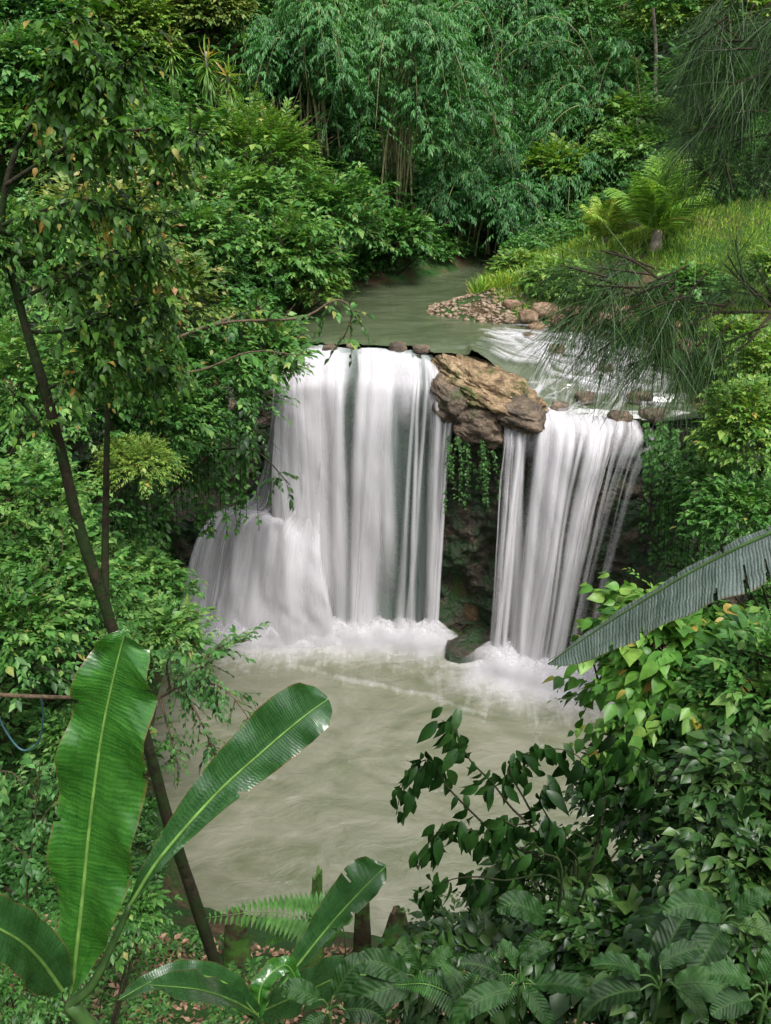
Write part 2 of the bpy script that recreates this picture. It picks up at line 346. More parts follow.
# rock cliff behind the falls
cu = np.linspace(-9, 12, 420); cv = np.linspace(0, 1, 170)
U, V = np.meshgrid(cu, cv, indexing='ij')
top = np.where((U > -3.2) & (U < .9), wz(U, yc(U)) - .10, np.where(U < -3.2, 7.5 + .8 * (-3.2 - U), np.where(U < 3.3, 6.9, np.where(U < 6.3, wz(U, yc(U)) - .10, 6.5 + .25 * (U - 6.3)))))
top = np.minimum(top, 9)
rim = .86
zz = np.where(V < rim, -1 + (top + 1) * V / rim, top - .35 * (V - rim) / (1 - rim))
yy = yc(U) + np.where(V < rim, .25 - .45 * np.sin(pi * np.clip(V / rim, 0, 1)) * 0, .25 + 1.6 * (V - rim) / (1 - rim))
ledge = sstep((3.5 - zz) / .5) * sstep((-1.0 - U) / .6) * sstep((U + 6.2) / .8)
yy = yy - .75 * ledge
p = np.stack([U, yy, zz], -1)
dn = fbm(p * np.array([1.0, 1.0, .8]), 6); st = 1.2 * np.abs(fbm(p * np.array([1.4, 1.4, 3.2]) + 9, 4))
amp = np.where((U > .9) & (U < 3.3) | (U > 6.3), 1.0, .55) * np.where(V < rim, 1, .25)
p[..., 1] -= (dn * .75 + st * .35) * amp; p[..., 2] += dn * .12 * (V > .5)
tag(MB().grid(p).build('cliff', M_cliff), 'dark wet mossy rock cliff behind the waterfalls', kind='structure')

def blob(rng, rad, seed, sub=4, amp=.35, fr=1.1, boxy=.0):
    bm = bmesh.new(); bmesh.ops.create_icosphere(bm, subdivisions=sub, radius=1)
    v = np.array([q.co[:] for q in bm.verts]); f = np.array([[w.index for w in q.verts] for q in bm.faces]); bm.free()
    if boxy: v = np.sign(v) * np.abs(v) ** (1 - boxy)
    n = fbm(v * fr + seed * 7.1, 5) + .5 * np.abs(fbm(v * fr * 2 + seed * 3.3 + 50, 3))
    return v * (1 + amp * n)[:, None] * np.asarray(rad), f
def slab(seed, c0, ax, ay, az, sub=6, lev=5.0, fr=1.5, amp=.34):
    bm = bmesh.new(); bmesh.ops.create_icosphere(bm, subdivisions=sub, radius=1)
    v = np.array([q.co[:] for q in bm.verts]); f = np.array([[w.index for w in q.verts] for q in bm.faces]); bm.free()
    v = np.sign(v) * np.abs(v) ** .72
    n = fbm(v * fr + seed * 7.1, 5); rg = 1 - np.abs(fbm(v * np.array([2.2, 2.2, 3.5]) + seed + 30, 4)) * 2.2
    v = v * (1 + amp * n + .16 * (rg - .6))[:, None]
    h = v[:, 2] + .25 * v[:, 0] + .18 * fbm(v * 1.7 + 5 + seed, 3); qz = np.floor(h * lev) / lev; fz = (h - qz) * lev
    v[:, 2] += (qz + sstep((fz - .55) / .4) / lev - h) * .35; v[:, :2] *= (1 + .10 * (vnoise(np.stack([qz * 9 + seed, v[:, 0] * 1.5, v[:, 1] * 1.5], -1)) - .5))[:, None]
    v = v + .035 * fbm(v * 9 + seed, 3)[:, None] * v
    return c0 + v[:, :1] * ax + v[:, 1:2] * ay + v[:, 2:] * az, f
c0 = at(487, 381, 20.1) + np.array([0, .2, -.30])
v, f = slab(3, c0, np.array([1.10, -.38, -.22]), np.array([-.40, .98, .32]), np.array([.05, -.1, .40]), lev=9.0, fr=2.0, amp=.42)
tag(MB().add(v, f).build('rock_outcrop', M_rock, org=c0), 'large tan rock outcrop standing between the two waterfalls', 'rock')
for k, (px, py, Yd, w_, h_, lab) in enumerate([(478, 420, 19.85, .62, .44, 'brown rock ledge just under the front of the large tan outcrop'), (452, 398, 20.25, .45, .42, 'small brown rock at the left end of the tan outcrop beside the wider waterfall'), (520, 412, 19.5, .5, .3, 'low brown rock at the right end of the tan outcrop where the narrower waterfall starts')]):
    c1 = at(px, py, Yd); v, f = slab(8 + k, c1, np.array([w_, -.2, -.08]), np.array([.05, .5, .1]), np.array([0, 0, h_]), 5)
    tag(MB().add(v, f).build('rock_ledge', M_brock, org=c1), lab, 'rock')

# ------------------------------------------------------------------ water
BL = np.array([(-5.2, 20.05), (-3, 19.95), (-1.2, 19.95), (.2, 20.0), (1.3, 19.95)]); BR = np.array([(2.7, 18.9), (3.6, 18.4), (4.4, 18.2), (5.1, 18.3)])
def polyd(x, y, L):
    d = np.full(x.shape, 1e9); s = np.zeros(x.shape); acc = 0
    for (ax_, ay_), (bx_, by_) in zip(L[:-1], L[1:]):
        ex, ey = bx_ - ax_, by_ - ay_; l = math.hypot(ex, ey)
        t = np.clip(((x - ax_) * ex + (y - ay_) * ey) / l ** 2, 0, 1); q = np.hypot(x - ax_ - t * ex, y - ay_ - t * ey)
        s = np.where(q < d, acc + t * l + (x - ax_ - t * ex) * .6, s); d = np.minimum(d, q); acc += l
    return d, s
x1 = np.arange(-9, 14, .07); y1 = np.arange(6.5, 21.8, .07); X, Y = np.meshgrid(x1, y1, indexing='ij')
dL, sL = polyd(X, Y, BL); dR, sR = polyd(X, Y, BR)
useL = dL < dR * 1.0; dd = np.where(useL, dL, dR); ss = np.where(useL, sL, sR + 20)
foam = np.maximum(.78 * np.exp(-(dL / 1.35) ** 1.2), .78 * np.exp(-(dR / 1.9) ** 1.2))
trail = np.exp(-((Y - 17.6 + .42 * (X - .5) + .3 * fbm(np.stack([X, Y, X * 0], -1) * .8, 2)) / .22) ** 2) * (X > -2.5) * (X < 2.4) * .42
for a_, b_, c_, w_ in ((16.2, -.25, .9, .2), (15.2, .18, 1.6, .16), (18.4, .12, 2.4, .2), (14.2, -.1, 3.1, .2)): trail = np.maximum(trail, .30 * sstep(vnoise(np.stack([X * .7 + c_, Y * .7, X * 0], -1)) * 1.4 - .2) * np.exp(-((Y - a_ - b_ * X + .5 * fbm(np.stack([X * .6, Y * .4, X * 0 + c_], -1), 3)) / w_) ** 2))
foam = np.maximum(foam, trail)
zw = .03 * fbm(np.stack([X * 1.2, Y * 1.8, X * 0], -1), 3) + .05 * foam ** 2 * (.4 + fbm(np.stack([ss * 1.6, dd * .9, X * 0 + 4], -1), 4)) + .12 * foam
tag(MB().grid(np.stack([X, Y, zw], -1), foam, 0, np.stack([ss, dd, X * 0], -1)).build('pool_water', M_pool), 'silty grey-green plunge pool with white foam below the falls', kind='structure')

x2 = np.arange(-5.5, 13, .06); y2 = np.arange(17.6, 41, .06); X, Y = np.meshgrid(x2, y2, indexing='ij')
du = sdf(X, Y, UPR); rap = sstep((X - 1.6) / 1.2) * sstep((23.2 - Y) / 1.2)
lipw = np.exp(-((Y - yc(X) - .2) / .7) ** 2) * (X < 1.2)
fo = .34 * rap + .36 * lipw
zw = wz(X, Y) + .015 * fbm(np.stack([X, Y * 2, X * 0], -1) * 1.5, 3)
steps = fbm(np.stack([X * .9 + .3 * Y, Y * 3.4, X * 0 + 8], -1), 5)
zw = zw + rap * .16 * steps + lipw * .10 * fbm(np.stack([X * 3, Y * 2, X * 0], -1), 3)
fo = fo + rap * .38 * steps + .12 * rap * np.exp(-((Y - yc(X) - .5) / .6) ** 2)
keep = (du < .12) & (Y > np.maximum(yc(X) + .45, np.interp(X, [.6, .8, 1.6, 2.4, 3.0, 3.3], [0, 21.2, 21.15, 20.75, 20.35, 0])))
kq = keep[:-1, :-1] & keep[1:, 1:]
tag(MB().grid(np.stack([X, Y, zw], -1), fo, 0, np.stack([X, Y, X * 0], -1), kq).build('river_water', M_river), 'calm olive green river above the falls breaking into white rapids', kind='structure')

def curtain(mb, prof, nu, nv, wrel, seed, edge=.12, thin=0.0, off=0.0, mat=0, topfade=.0, botfade=0.0, bias=0.0, vn=1.0):
    """prof(u, v) -> xyz arrays: u across 0..1, v down 0..1"""
    u = np.linspace(0, 1, nu); v = np.linspace(0, 1, nv); A, B = np.meshgrid(u, v, indexing='ij')
    q = prof(A, B); wid = wrel
    r = fbm(np.stack([A * wid * 2.4 + seed, B * .7, A * 0], -1), 4); r2 = fbm(np.stack([A * wid * 7 + seed, B * .9, A * 0 + 5], -1), 3)
    jag = fbm(np.stack([A * wid * 1.6 + seed * .37, A * 0 + 1, A * 0], -1), 4); q[..., 2] += jag * .34 * np.clip(1 - B / .4, 0, 1); q[..., 1] += jag * .3 * np.clip(1 - B / .5, 0, 1)
    q[..., 1] -= (r * .34 + r2 * .05) * vn * np.clip(B * 3, .15, 1) + off
    q[..., 0] += fbm(np.stack([A * wid * 1.5 + seed, B * 1.0, A * 0 + 2], -1), 2) * .14 * B
    e = np.clip(np.minimum(A, 1 - A) / edge, 0, 1)
    tb = -thin * sstep((A - .62) / .3)
    if topfade: e = e * np.clip(B / topfade, 0, 1)
    if botfade: e = e * np.clip((1 - B) / botfade, 0, 1)
    L = np.linalg.norm(q[:, -1] - q[:, 0], axis=-1).mean()
    mb.grid(q, .5 * sstep(e) + (bias + tb + .22 * np.exp(-(B / .16) ** 2) + .12 * np.clip((B - .86) / .14, 0, 1)) * sstep(e), mat, np.stack([A * wid + seed, B * L, A * 0], -1)); return mb
def lerpl(u, pts): p = np.asarray(pts, float); s = np.linspace(0, 1, len(p)); return [np.interp(u, s, p[:, k]) for k in range(p.shape[1])]
def fallprof(lip, base, k=.5, back=.5, rise=.1, sl=.12):
    def f_(u, v):
        lx, ly, lz = lerpl(u, lip); bx, by, bz = lerpl(u, base)
        w = np.clip((v - sl) / (1 - sl), 0, 1); q = np.clip((sl - v) / sl, 0, 1); z = lz + (bz - lz) * (.25 * w + .75 * w ** 1.6) + rise * (1 - (1 - q) ** 2)
        y = ly + (by - ly) * w ** k + back * q
        return np.stack([lx + (bx - lx) * w ** .8, y, z], -1)
    return f_
lipA = [(-2.55, 20.9, 6.75), (-2.1, 20.85, 6.95), (-1.3, 20.8, 7.0), (-.3, 20.75, 7.0), (.6, 20.65, 6.9), (1.15, 20.5, 6.75), (1.62, 20.3, 6.55)]
baseA = [(-2.9, 20.5, 3.0), (-2.1, 20.35, 1.0), (-1.4, 20.3, .1), (-.7, 20.2, .05), (.4, 20.1, 0), (1.0, 20.05, 0), (1.38, 20.0, 0)]
lipB = [(-2.75, 21.2, 6.3), (-2.45, 21.1, 6.7), (-2.0, 20.95, 6.95), (-1.4, 20.9, 7.0)]
baseB = [(-3.5, 20.9, 3.4), (-2.9, 20.85, 3.4), (-2.2, 20.7, 3.2), (-1.3, 20.55, 2.6)]
lipC = [(-5.3, 20.7, 1.6), (-4.9, 20.75, 2.5), (-4.3, 20.75, 3.0), (-3.7, 20.8, 3.45), (-2.9, 20.8, 3.35), (-2.2, 20.75, 3.2), (-1.1, 20.6, 2.2)]
baseC = [(-5.45, 20.15, .05), (-4.7, 20.05, .05), (-3.4, 20, .05), (-2.3, 20, .05), (-1.2, 20.05, .05)]
lipD = [(2.75, 19.6, 6.25), (3.3, 19.5, 6.3), (4.2, 19.35, 6.3), (5.2, 19.15, 6.25), (6.25, 18.85, 6.1)]
baseD = [(2.62, 19.0, .05), (3.1, 18.75, 0), (3.8, 18.55, 0), (4.3, 18.45, 0), (5.0, 18.4, 0)]
def ribmat(name, col):
    m, nt, out = newmat(name); L = nt.links
    fl = attr(nt, 'flow').outputs['Vector']; ed = attr(nt, 'tint').outputs['Fac']
    n1 = noise(nt, scaled(nt, fl, (7, .5, 1)), 1.0, 3, .55)
    al = math_(nt, 'MULTIPLY', ed, math_(nt, 'MULTIPLY_ADD', n1, 1.1, .42)); al = math_(nt, 'MINIMUM', al, 1.0)
    d = nt.nodes.new('ShaderNodeBsdfDiffuse'); d.inputs['Color'].default_value = (*col, 1)
    tl = nt.nodes.new('ShaderNodeBsdfTranslucent'); tl.inputs['Color'].default_value = (*col, 1)
    mx = N(nt, 'ShaderNodeMixShader', Fac=.4); L.new(d.outputs[0], mx.inputs[1]); L.new(tl.outputs[0], mx.inputs[2])
    tr = nt.nodes.new('ShaderNodeBsdfTransparent'); m2 = nt.nodes.new('ShaderNodeMixShader'); L.new(al, m2.inputs[0]); L.new(tr.outputs[0], m2.inputs[1]); L.new(mx.outputs[0], m2.inputs[2])
    L.new(m2.outputs[0], out.inputs['Surface']); return m
M_rib_w = ribmat('silky_white_water', (.72, .705, .725))
def ribbons(mb, prof, spec, seed, wid, nv=44, na=9, cen=None, ef=0.0):
    """strands of falling water: each follows prof(u, v) around its own u, with its own width, depth and density; spec = (count, u0, u1, w_lo, w_hi, a_lo, a_hi, v_start_max, depth)"""
    r = np.random.default_rng(seed); cen = np.array(cen) if cen is not None else (np.arange(10) + r.uniform(.15, .85, 10)) / 10
    for (n, u0, u1, wl, wh, al, ah, vs, dep) in spec:
        for k in range(n):
            u = (cen[r.integers(len(cen))] * (u1 - u0) + u0 + r.normal(0, .022)) if r.random() < .86 else r.uniform(u0, u1); u = min(max(u, u0), u1); w = wl * (wh / wl) ** r.random(); ga = r.uniform(al, ah); v0 = r.random() ** 2 * vs; v1 = 1.0 if r.random() < .8 else r.uniform(.75, 1)
            a = np.linspace(-1, 1, na); v = np.linspace(v0, v1, nv); A, B = np.meshgrid(a, v, indexing='ij'); t = (B - v0) / (v1 - v0)
            hw = w / wid * (.45 + .55 * t ** .7) * (1 + .35 * (vnoise(np.stack([t * 4, t * 0 + k, t * 0 + seed], -1)) - .5))
            uu = np.clip(u + r.normal(0, .035) * t ** 1.5 + .022 * fbm(np.stack([t * 2 + k * 3, t * 0 + seed, t * 0], -1), 2) + A * hw, -.06, 1.06)
            q = prof(uu, B); q[..., 1] -= r.uniform(0, dep) * np.clip(B * 4, .1, 1) + .10 * (1 - A ** 2) * np.clip(w * 4, .2, 1)
            q[..., 0] += .05 * fbm(np.stack([t * 3, A * 0 + k, A * .5], -1), 2)
            f = (np.clip((1 - t) / ef, 0, 1) ** 1.5 if ef else 1) * (1 - A ** 2) ** 1.4 * np.clip(t / .06 + (v0 < .02), 0, 1) * np.where(v1 < 1, np.clip((1 - t) / .25, 0, 1), 1) * (.8 + .4 * vnoise(np.stack([t * 5 + k, t * 0, t * 0 + 3], -1)))
            mb.grid(q, np.clip(ga * f, 0, 1), 0, np.stack([A * w + k * 1.7, B * 7, A * 0], -1))
    return mb
FA = dict(back=.85, rise=.52, sl=.2); FD = dict(back=.7, rise=.2, sl=.14)
pA0 = fallprof(lipA, baseA, .46, **FA)
def jagged(prof, wid, seed, amt=.3, bulge=.28):
    def f_(u, v):
        q = prof(u, v); j = fbm(np.stack([u * wid * 1.5 + seed, u * 0 + 1, u * 0], -1), 4); g_ = np.clip(1 - v / .45, 0, 1) * np.clip(v / .12, 0, 1)
        bul = fbm(np.stack([u * wid * 1.1 + seed, v * 2.6, u * 0 + 7], -1), 4)
        q[..., 2] += j * amt * g_; q[..., 1] += j * amt * .8 * g_ - bul * bulge * np.clip(v * 4, 0, 1); return q
    return f_
pA = jagged(pA0, 3.6, 3); pD = jagged(fallprof(lipD, baseD, .46, **FD), 3.3, 8)
FANC = np.array([[(-2.75, 21.3, 6.6), (-3.0, 21.2, 5.0), (-3.5, 21.1, 3.6), (-4.6, 20.7, 3.25), (-5.25, 20.35, 1.4), (-5.45, 20.1, 0)],
                 [(-2.5, 21.2, 6.9), (-2.75, 20.95, 5.2), (-3.05, 20.95, 3.7), (-3.8, 20.6, 3.4), (-4.3, 20.3, 1.4), (-4.5, 20.05, 0)],
                 [(-2.2, 21.2, 7.2), (-2.35, 20.85, 5.2), (-2.5, 20.8, 3.7), (-2.9, 20.55, 3.3), (-3.2, 20.25, 1.4), (-3.4, 20, 0)],
                 [(-1.6, 21.2, 7.35), (-1.6, 20.7, 5.2), (-1.65, 20.55, 3.8), (-1.65, 20.4, 2.6), (-1.45, 20.2, 1.2), (-1.3, 20, 0)]])
_fan = np.stack([bez(c_, 60) for c_ in FANC])
def pF0(u, v):
    a = np.clip(u, 0, 1) * 2.999; i = a.astype(int); f = a - i; b = np.clip(v, 0, 1) * 58.999; j = b.astype(int); g_ = b - j
    f = f[..., None]; g_ = g_[..., None]
    return (_fan[i, j] * (1 - f) + _fan[i + 1, j] * f) * (1 - g_) + (_fan[i, j + 1] * (1 - f) + _fan[i + 1, j + 1] * f) * g_
pF = jagged(pF0, 3.4, 12, .25, .62)
w1 = thing('waterfall', (-1, 20.3, 0), 'wider waterfall on the left fanning out over a stepped ledge into the pool', 'waterfall')
c = MB(); curtain(c, pA, 150, 80, 3.6, 1, .08, 0, -.12, 1)
ribbons(c, pA, [(9, .02, .98, .25, .5, .2, .35, .0, .15), (52, .0, 1.0, .09, .24, .3, .75, .12, .3), (12, .0, 1.0, .025, .06, .3, .6, .35, .36), (34, .0, .24, .14, .4, .35, .65, .1, .3)], 51, 3.6, cen=[.04, .1, .17, .27, .33, .45, .48, .52, .68, .72, .88, .95, .98])
ribbons(c, lambda u, v: pA(u, v * .42), [(50, .0, 1.0, .10, .32, .3, .7, .25, .14)], 52, 3.6, 24, ef=.75)
c.build('curtain', [M_rib_w, M_fall], w1)
c = MB(); ribbons(c, pF, [(16, .35, 1, .2, .5, .25, .5, .1, .2), (60, .0, .8, .12, .4, .35, .7, .15, .25), (50, .42, 1.03, .25, .6, .3, .65, .6, .4)], 53, 3.6)
ribbons(c, lambda u, v: pF(u, .50 + .04 * np.sin(u * 23) + v * (.50 - .04 * np.sin(u * 23))), [(54, .0, .62, .08, .28, .35, .85, .35, .35), (16, .0, .62, .03, .07, .3, .7, .4, .3), (34, .35, 1, .2, .5, .3, .6, .3, .35)], 54, 3.6); c.build('side_cascade', [M_rib_w], w1)
w2 = thing('waterfall', (4, 19, 0), 'narrower waterfall on the right dropping from the rapids beside the rock', 'waterfall')
c = MB(); ribbons(c, pD, [(6, .05, .60, .22, .42, .2, .35, .0, .15), (46, .0, .74, .09, .24, .3, .8, .12, .3), (12, .0, .78, .025, .06, .3, .6, .3, .34), (10, .72, 1, .04, .13, .12, .4, .25, .2)], 61, 3.3, cen=[.03, .08, .2, .24, .42, .5, .55, .6, .64, .85, .95])
ribbons(c, lambda u, v: pD(u, v * .34), [(46, .0, .92, .08, .26, .3, .7, .25, .12)], 62, 3.3, 24, ef=.75)
c.build('curtain', [M_rib_w], w2)
def foamfan(parent, line, n, seed, reach, hmax, adir):
    """froth thrown outward from the foot of a fall, lying on the pool, with low puffs of spray above it"""
    r = np.random.default_rng(seed); mb = MB()
    for k in range(n):
        t = r.random(); bx, by = lerpl(np.array(t), line); th = -pi / 2 + r.normal(0, .75) + adir * (t - .5); l = reach * r.uniform(.25, 1) ** 1.3; w = r.uniform(.06, .26) * (.6 + l * .4)
        a = np.linspace(-1, 1, 7); v = np.linspace(0, 1, 16); A, B = np.meshgrid(a, v, indexing='ij'); by2 = by + .35
        ln = -.25 + B * (l + .25); cx = bx + np.cos(th) * ln - np.sin(th) * A * w * (.5 + B); cy_ = by2 + np.sin(th) * ln + np.cos(th) * A * w * (.5 + B)
        zz = .10 + .05 * r.random() + .26 * np.exp(-(ln / .5) ** 2) * (1 - .4 * A ** 2) + .05 * fbm(np.stack([cx * 3, cy_ * 3, A * 0 + k], -1), 2)
        mb.grid(np.stack([cx, cy_, zz], -1), r.uniform(.15, .6) * (1 - A ** 2) ** 1.3 * (1 - B) ** 1.3 * np.clip(B / .12, 0, 1), 0, np.stack([A * w + k, ln, A * 0], -1))
    for k in range(n // 2):
        t = r.random(); bx, by = lerpl(np.array(t), line); bx += r.normal() * .2; by -= abs(r.normal()) * .25 - .12; h = hmax * (.4 + .6 * r.random()); w = .35 + .5 * r.random()
        a = np.linspace(0, 2 * pi, 18); rr = np.linspace(0, 1, 9); A, Q = np.meshgrid(a, rr, indexing='ij')
        q = np.stack([bx + w * Q * np.cos(A), by + w * .6 * Q * np.sin(A) - .2 * Q, .04 + h * (1 - Q ** 2) * (1 + .3 * fbm(np.stack([np.cos(A) * 1.5, np.sin(A) * 1.5, Q * 0 + k], -1), 3))], -1)
        mb.grid(q, .38 * sstep(1 - Q) ** 1.2, 0, np.stack([q[..., 0] * .4, q[..., 1] + q[..., 2], A * 0], -1))
    mb.build('foam', [M_rib_w], parent)
foamfan(w1, BL, 210, 3, 1.9, .7, -.6); foamfan(w2, BR, 180, 4, 2.6, .7, .9)
def rapids():
    r = np.random.default_rng(66); mb = MB()
    for k in range(210):
        s0 = r.random(); side_ = k % 3 > 0; a0 = np.array([2.4 + 3.6 * s0 + r.normal() * .3, 23.0 - .5 * s0 + r.normal() * .35]); m_ = np.array([3.6 + 3.2 * s0 + r.normal() * .4, 21.2 - .4 * s0 + r.normal() * .3]); e = np.array([3.0 + 3.1 * s0 + r.normal() * .35, yc(3.0 + 3.1 * s0) + .25])
        if side_: a0 = np.array([2.1 + .9 * r.random(), 22.9 - 1.6 * s0 + r.normal() * .15]); m_ = a0 + np.array([2.0, -.55]) + r.normal(0, .2, 2); e = a0 + np.array([4.4, -1.5]) + r.normal(0, .3, 2)
        pth = bez([a0, .55 * a0 + .45 * m_ + r.normal(0, .12, 2), m_, .5 * (m_ + e) + r.normal(0, .12, 2), e], 60); i0 = r.integers(0, 44); i1 = min(60, i0 + r.integers(8, 26)); pth = pth[i0:i1]; n_ = len(pth)
        tg = unit(np.gradient(pth, axis=0)); nr = np.stack([-tg[:, 1], tg[:, 0]], -1); w = r.uniform(.02, .10); a = np.linspace(-1, 1, 5)
        xy = pth[None] + a[:, None, None] * nr[None] * w; x_, y_ = xy[..., 0], xy[..., 1]; t = np.linspace(0, 1, n_)[None] + a[:, None] * 0
        z_ = wz(x_, y_) + .06 + .16 * np.maximum(0, fbm(np.stack([x_ * .9 + .3 * y_, y_ * 3.4, x_ * 0 + 8], -1), 3)) + .05 * (1 - a[:, None] ** 2)
        mb.grid(np.stack([x_, y_, z_], -1), r.uniform(.12, .5) * (1 - a[:, None] ** 2) * np.sin(pi * t) ** .7, 0, np.stack([a[:, None] * w + k + 0 * t, t * 2, t * 0], -1))
    tag(mb.build('rapids_water', [M_rib_w]), 'white streaked rapids spreading over the shelf behind the tan rock', kind='structure')
rapids()

# ------------------------------------------------------------------ leaf shapes (unit length along x)
def dia(w, d=.1): return (np.array([(0, 0, 0), (.42, -w / 2, .07), (1, 0, -d), (.42, w / 2, .07)]), np.array([(0, 1, 2), (0, 2, 3)]))
def strip(st, fold=.25):
    v = []; f = []
    for x, w, z in st: v += [(x, 0, z), (x, -w, z + fold * w), (x, w, z + fold * w)]
    for k in range(len(st) - 1):
        a, b = 3 * k, 3 * k + 3
        f += [(a, a + 1, b + 1), (a, b + 1, b), (a, b, b + 2), (a, b + 2, a + 2)]
    return np.array(v, float), np.array(f)
T_d4, T_d5, T_d6 = dia(.42), dia(.52), dia(.62, .18)
T_lance = dia(.20, .15)
T_oval = strip([(0, .01, 0), (.15, .15, .03), (.38, .24, .05), (.62, .20, .02), (.85, .08, -.05), (1, .004, -.12)])
T_drop = strip([(0, .01, 0), (.08, .17, .02), (.25, .25, .05), (.48, .23, .05), (.72, .12, .0), (.9, .035, -.05), (1, .003, -.08)])
T_hang = strip([(0, .01, 0), (.08, .10, .02), (.25, .165, .04), (.48, .165, .03), (.72, .09, -.02), (.9, .03, -.08), (1, .003, -.12)], .4)
T_ell = strip([(0, .01, 0), (.1, .09, .03), (.28, .19, .06), (.5, .23, .05), (.72, .18, .0), (.9, .08, -.07), (1, .004, -.14)], .35)
T_heart = strip([(-.10, .12, .02), (.0, .30, .04), (.18, .40, .05), (.42, .36, .04), (.68, .21, .0), (.88, .07, -.06), (1, .004, -.1)], .18)
T_needle = strip([(0, .0038, 0), (.5, .0034, -.06), (1, .0012, -.25)], 0)
T_blade = (np.array([(0, -.04, 0), (0, .04, 0), (.55, -.03, .0), (.55, .03, 0), (1, 0, -.25)]), np.array([(0, 1, 3), (0, 3, 2), (2, 3, 4)]))

def twigs(r, mb, base, dirs, L, K, T, leaf, phi=55, droop=.25, ldroop=.15, tint=None, tvar=.16, jit=.35, yellow=0.0, mat=0, upn=1.0, t0=.1, pairs=False, minsize=.65):
    base = np.asarray(base, float); M = len(base); dirs = unit(np.asarray(dirs, float)); L = np.broadcast_to(L, (M,))
    t = (t0 + (1 - t0) * (np.arange(K) + .5) / K)[None, :, None]
    if pairs: t = (t0 + (1 - t0) * (np.arange(K) // 2 * 2 + 1.) / K)[None, :, None]
    Lm = L[:, None, None]; D = dirs[:, None]
    pos = base[:, None] + D * Lm * t - Z * droop * Lm * t ** 2
    tg = unit(D - 2 * droop * t * Z)
    side = unit(np.cross(tg, Z) + r.normal(0, .12, (M, K, 3)))
    sg = np.where(np.arange(K) % 2 == 0, 1, -1)[None, :, None]
    ph = radians(phi) * (1 - .55 * t)
    d = unit(tg * np.cos(ph) + sg * side * np.sin(ph) - Z * ldroop + r.normal(0, jit * .4, (M, K, 3)))
    n = unit(np.cross(side, tg) * np.sign(np.cross(side, tg)[..., 2:] + 1e-6) + Z * .4 * upn + r.normal(0, jit, (M, K, 3)))
    if tint is None: tint = np.full(M, .5)
    tt = np.clip(np.broadcast_to(tint, (M,))[:, None] + r.normal(0, tvar, (M, K)), 0, .9)
    if yellow: tt = np.where(r.random((M, K)) < yellow, r.uniform(.93, 1, (M, K)), tt)
    sz = leaf * r.uniform(minsize, 1.2, (M, K)) * np.exp(r.normal(0, .22, (M, 1)))
    mb.leaves(T, pos.reshape(-1, 3), d.reshape(-1, 3), n.reshape(-1, 3), sz.ravel(), tt.ravel(), mat); return pos
def crown_pts(r, c, rad, M, shell=.55, fr=1.3, seed=0, down=.35, lump=.35):
    """twig bases through an uneven lumpy ellipsoid"""
    d = unit(r.normal(size=(M, 3))); d[:, 2] = np.where((d[:, 2] < -down), -d[:, 2], d[:, 2])
    lum = 1 + lump * 2 * fbm(d * fr + seed * 5.7, 3)
    k = shell + (1 - shell) * r.random(M) ** .7
    q = d * (k * lum)[:, None] * np.asarray(rad)
    cl = fbm(d * fr * 2.6 + seed * 3.1 + 20, 3)
    return c + q, d, cl, k
def limbs(mb, r, g, c, rad, n, r0, bow=.2, tip=.85, nseg=7, ns=6, dz=.15):
    for k in range(n):
        d = unit(r.normal(size=3)); d[2] = abs(d[2]) * .7
        e = c + d * np.asarray(rad) * tip * r.uniform(.4, 1); m = .5 * (g + e) + r.normal(0, bow, 3) * np.array([1, 1, .3])
        s = g + r.normal(0, r0 * .5, 3) * np.array([1, 1, 0]) - Z * dz
        pts = bez([s, m, e], nseg); mb.tube(pts, np.linspace(r0, r0 * .25, nseg), ns)
def place(px, py, Y, rad, minup=.3):
    Y0 = Y
    for k in range(80):
        c = at(px, py, Y)
        if c[2] - minup * rad[2] > gz(c[0], c[1]): break
        Y -= .2
    return c, Y / Y0
def near_ground(c, up=.25):
    a, b = np.meshgrid(np.arange(-5, 5.01, .2), np.arange(-3, 5.01, .2), indexing='ij'); x = c[0] + a.ravel(); y = c[1] + b.ravel(); z = gz(x, y)
    wet = (sdf(x, y, LOW) < .1) | (sdf(x, y, UPR) < .1)
    d = np.hypot(np.hypot(x - c[0], y - c[1]) * 1.15, z - c[2]) + 9 * (z > c[2] + up) + 9 * wet; k = np.argmin(d); return np.array([x[k], y[k], z[k]])
SEED = [100]
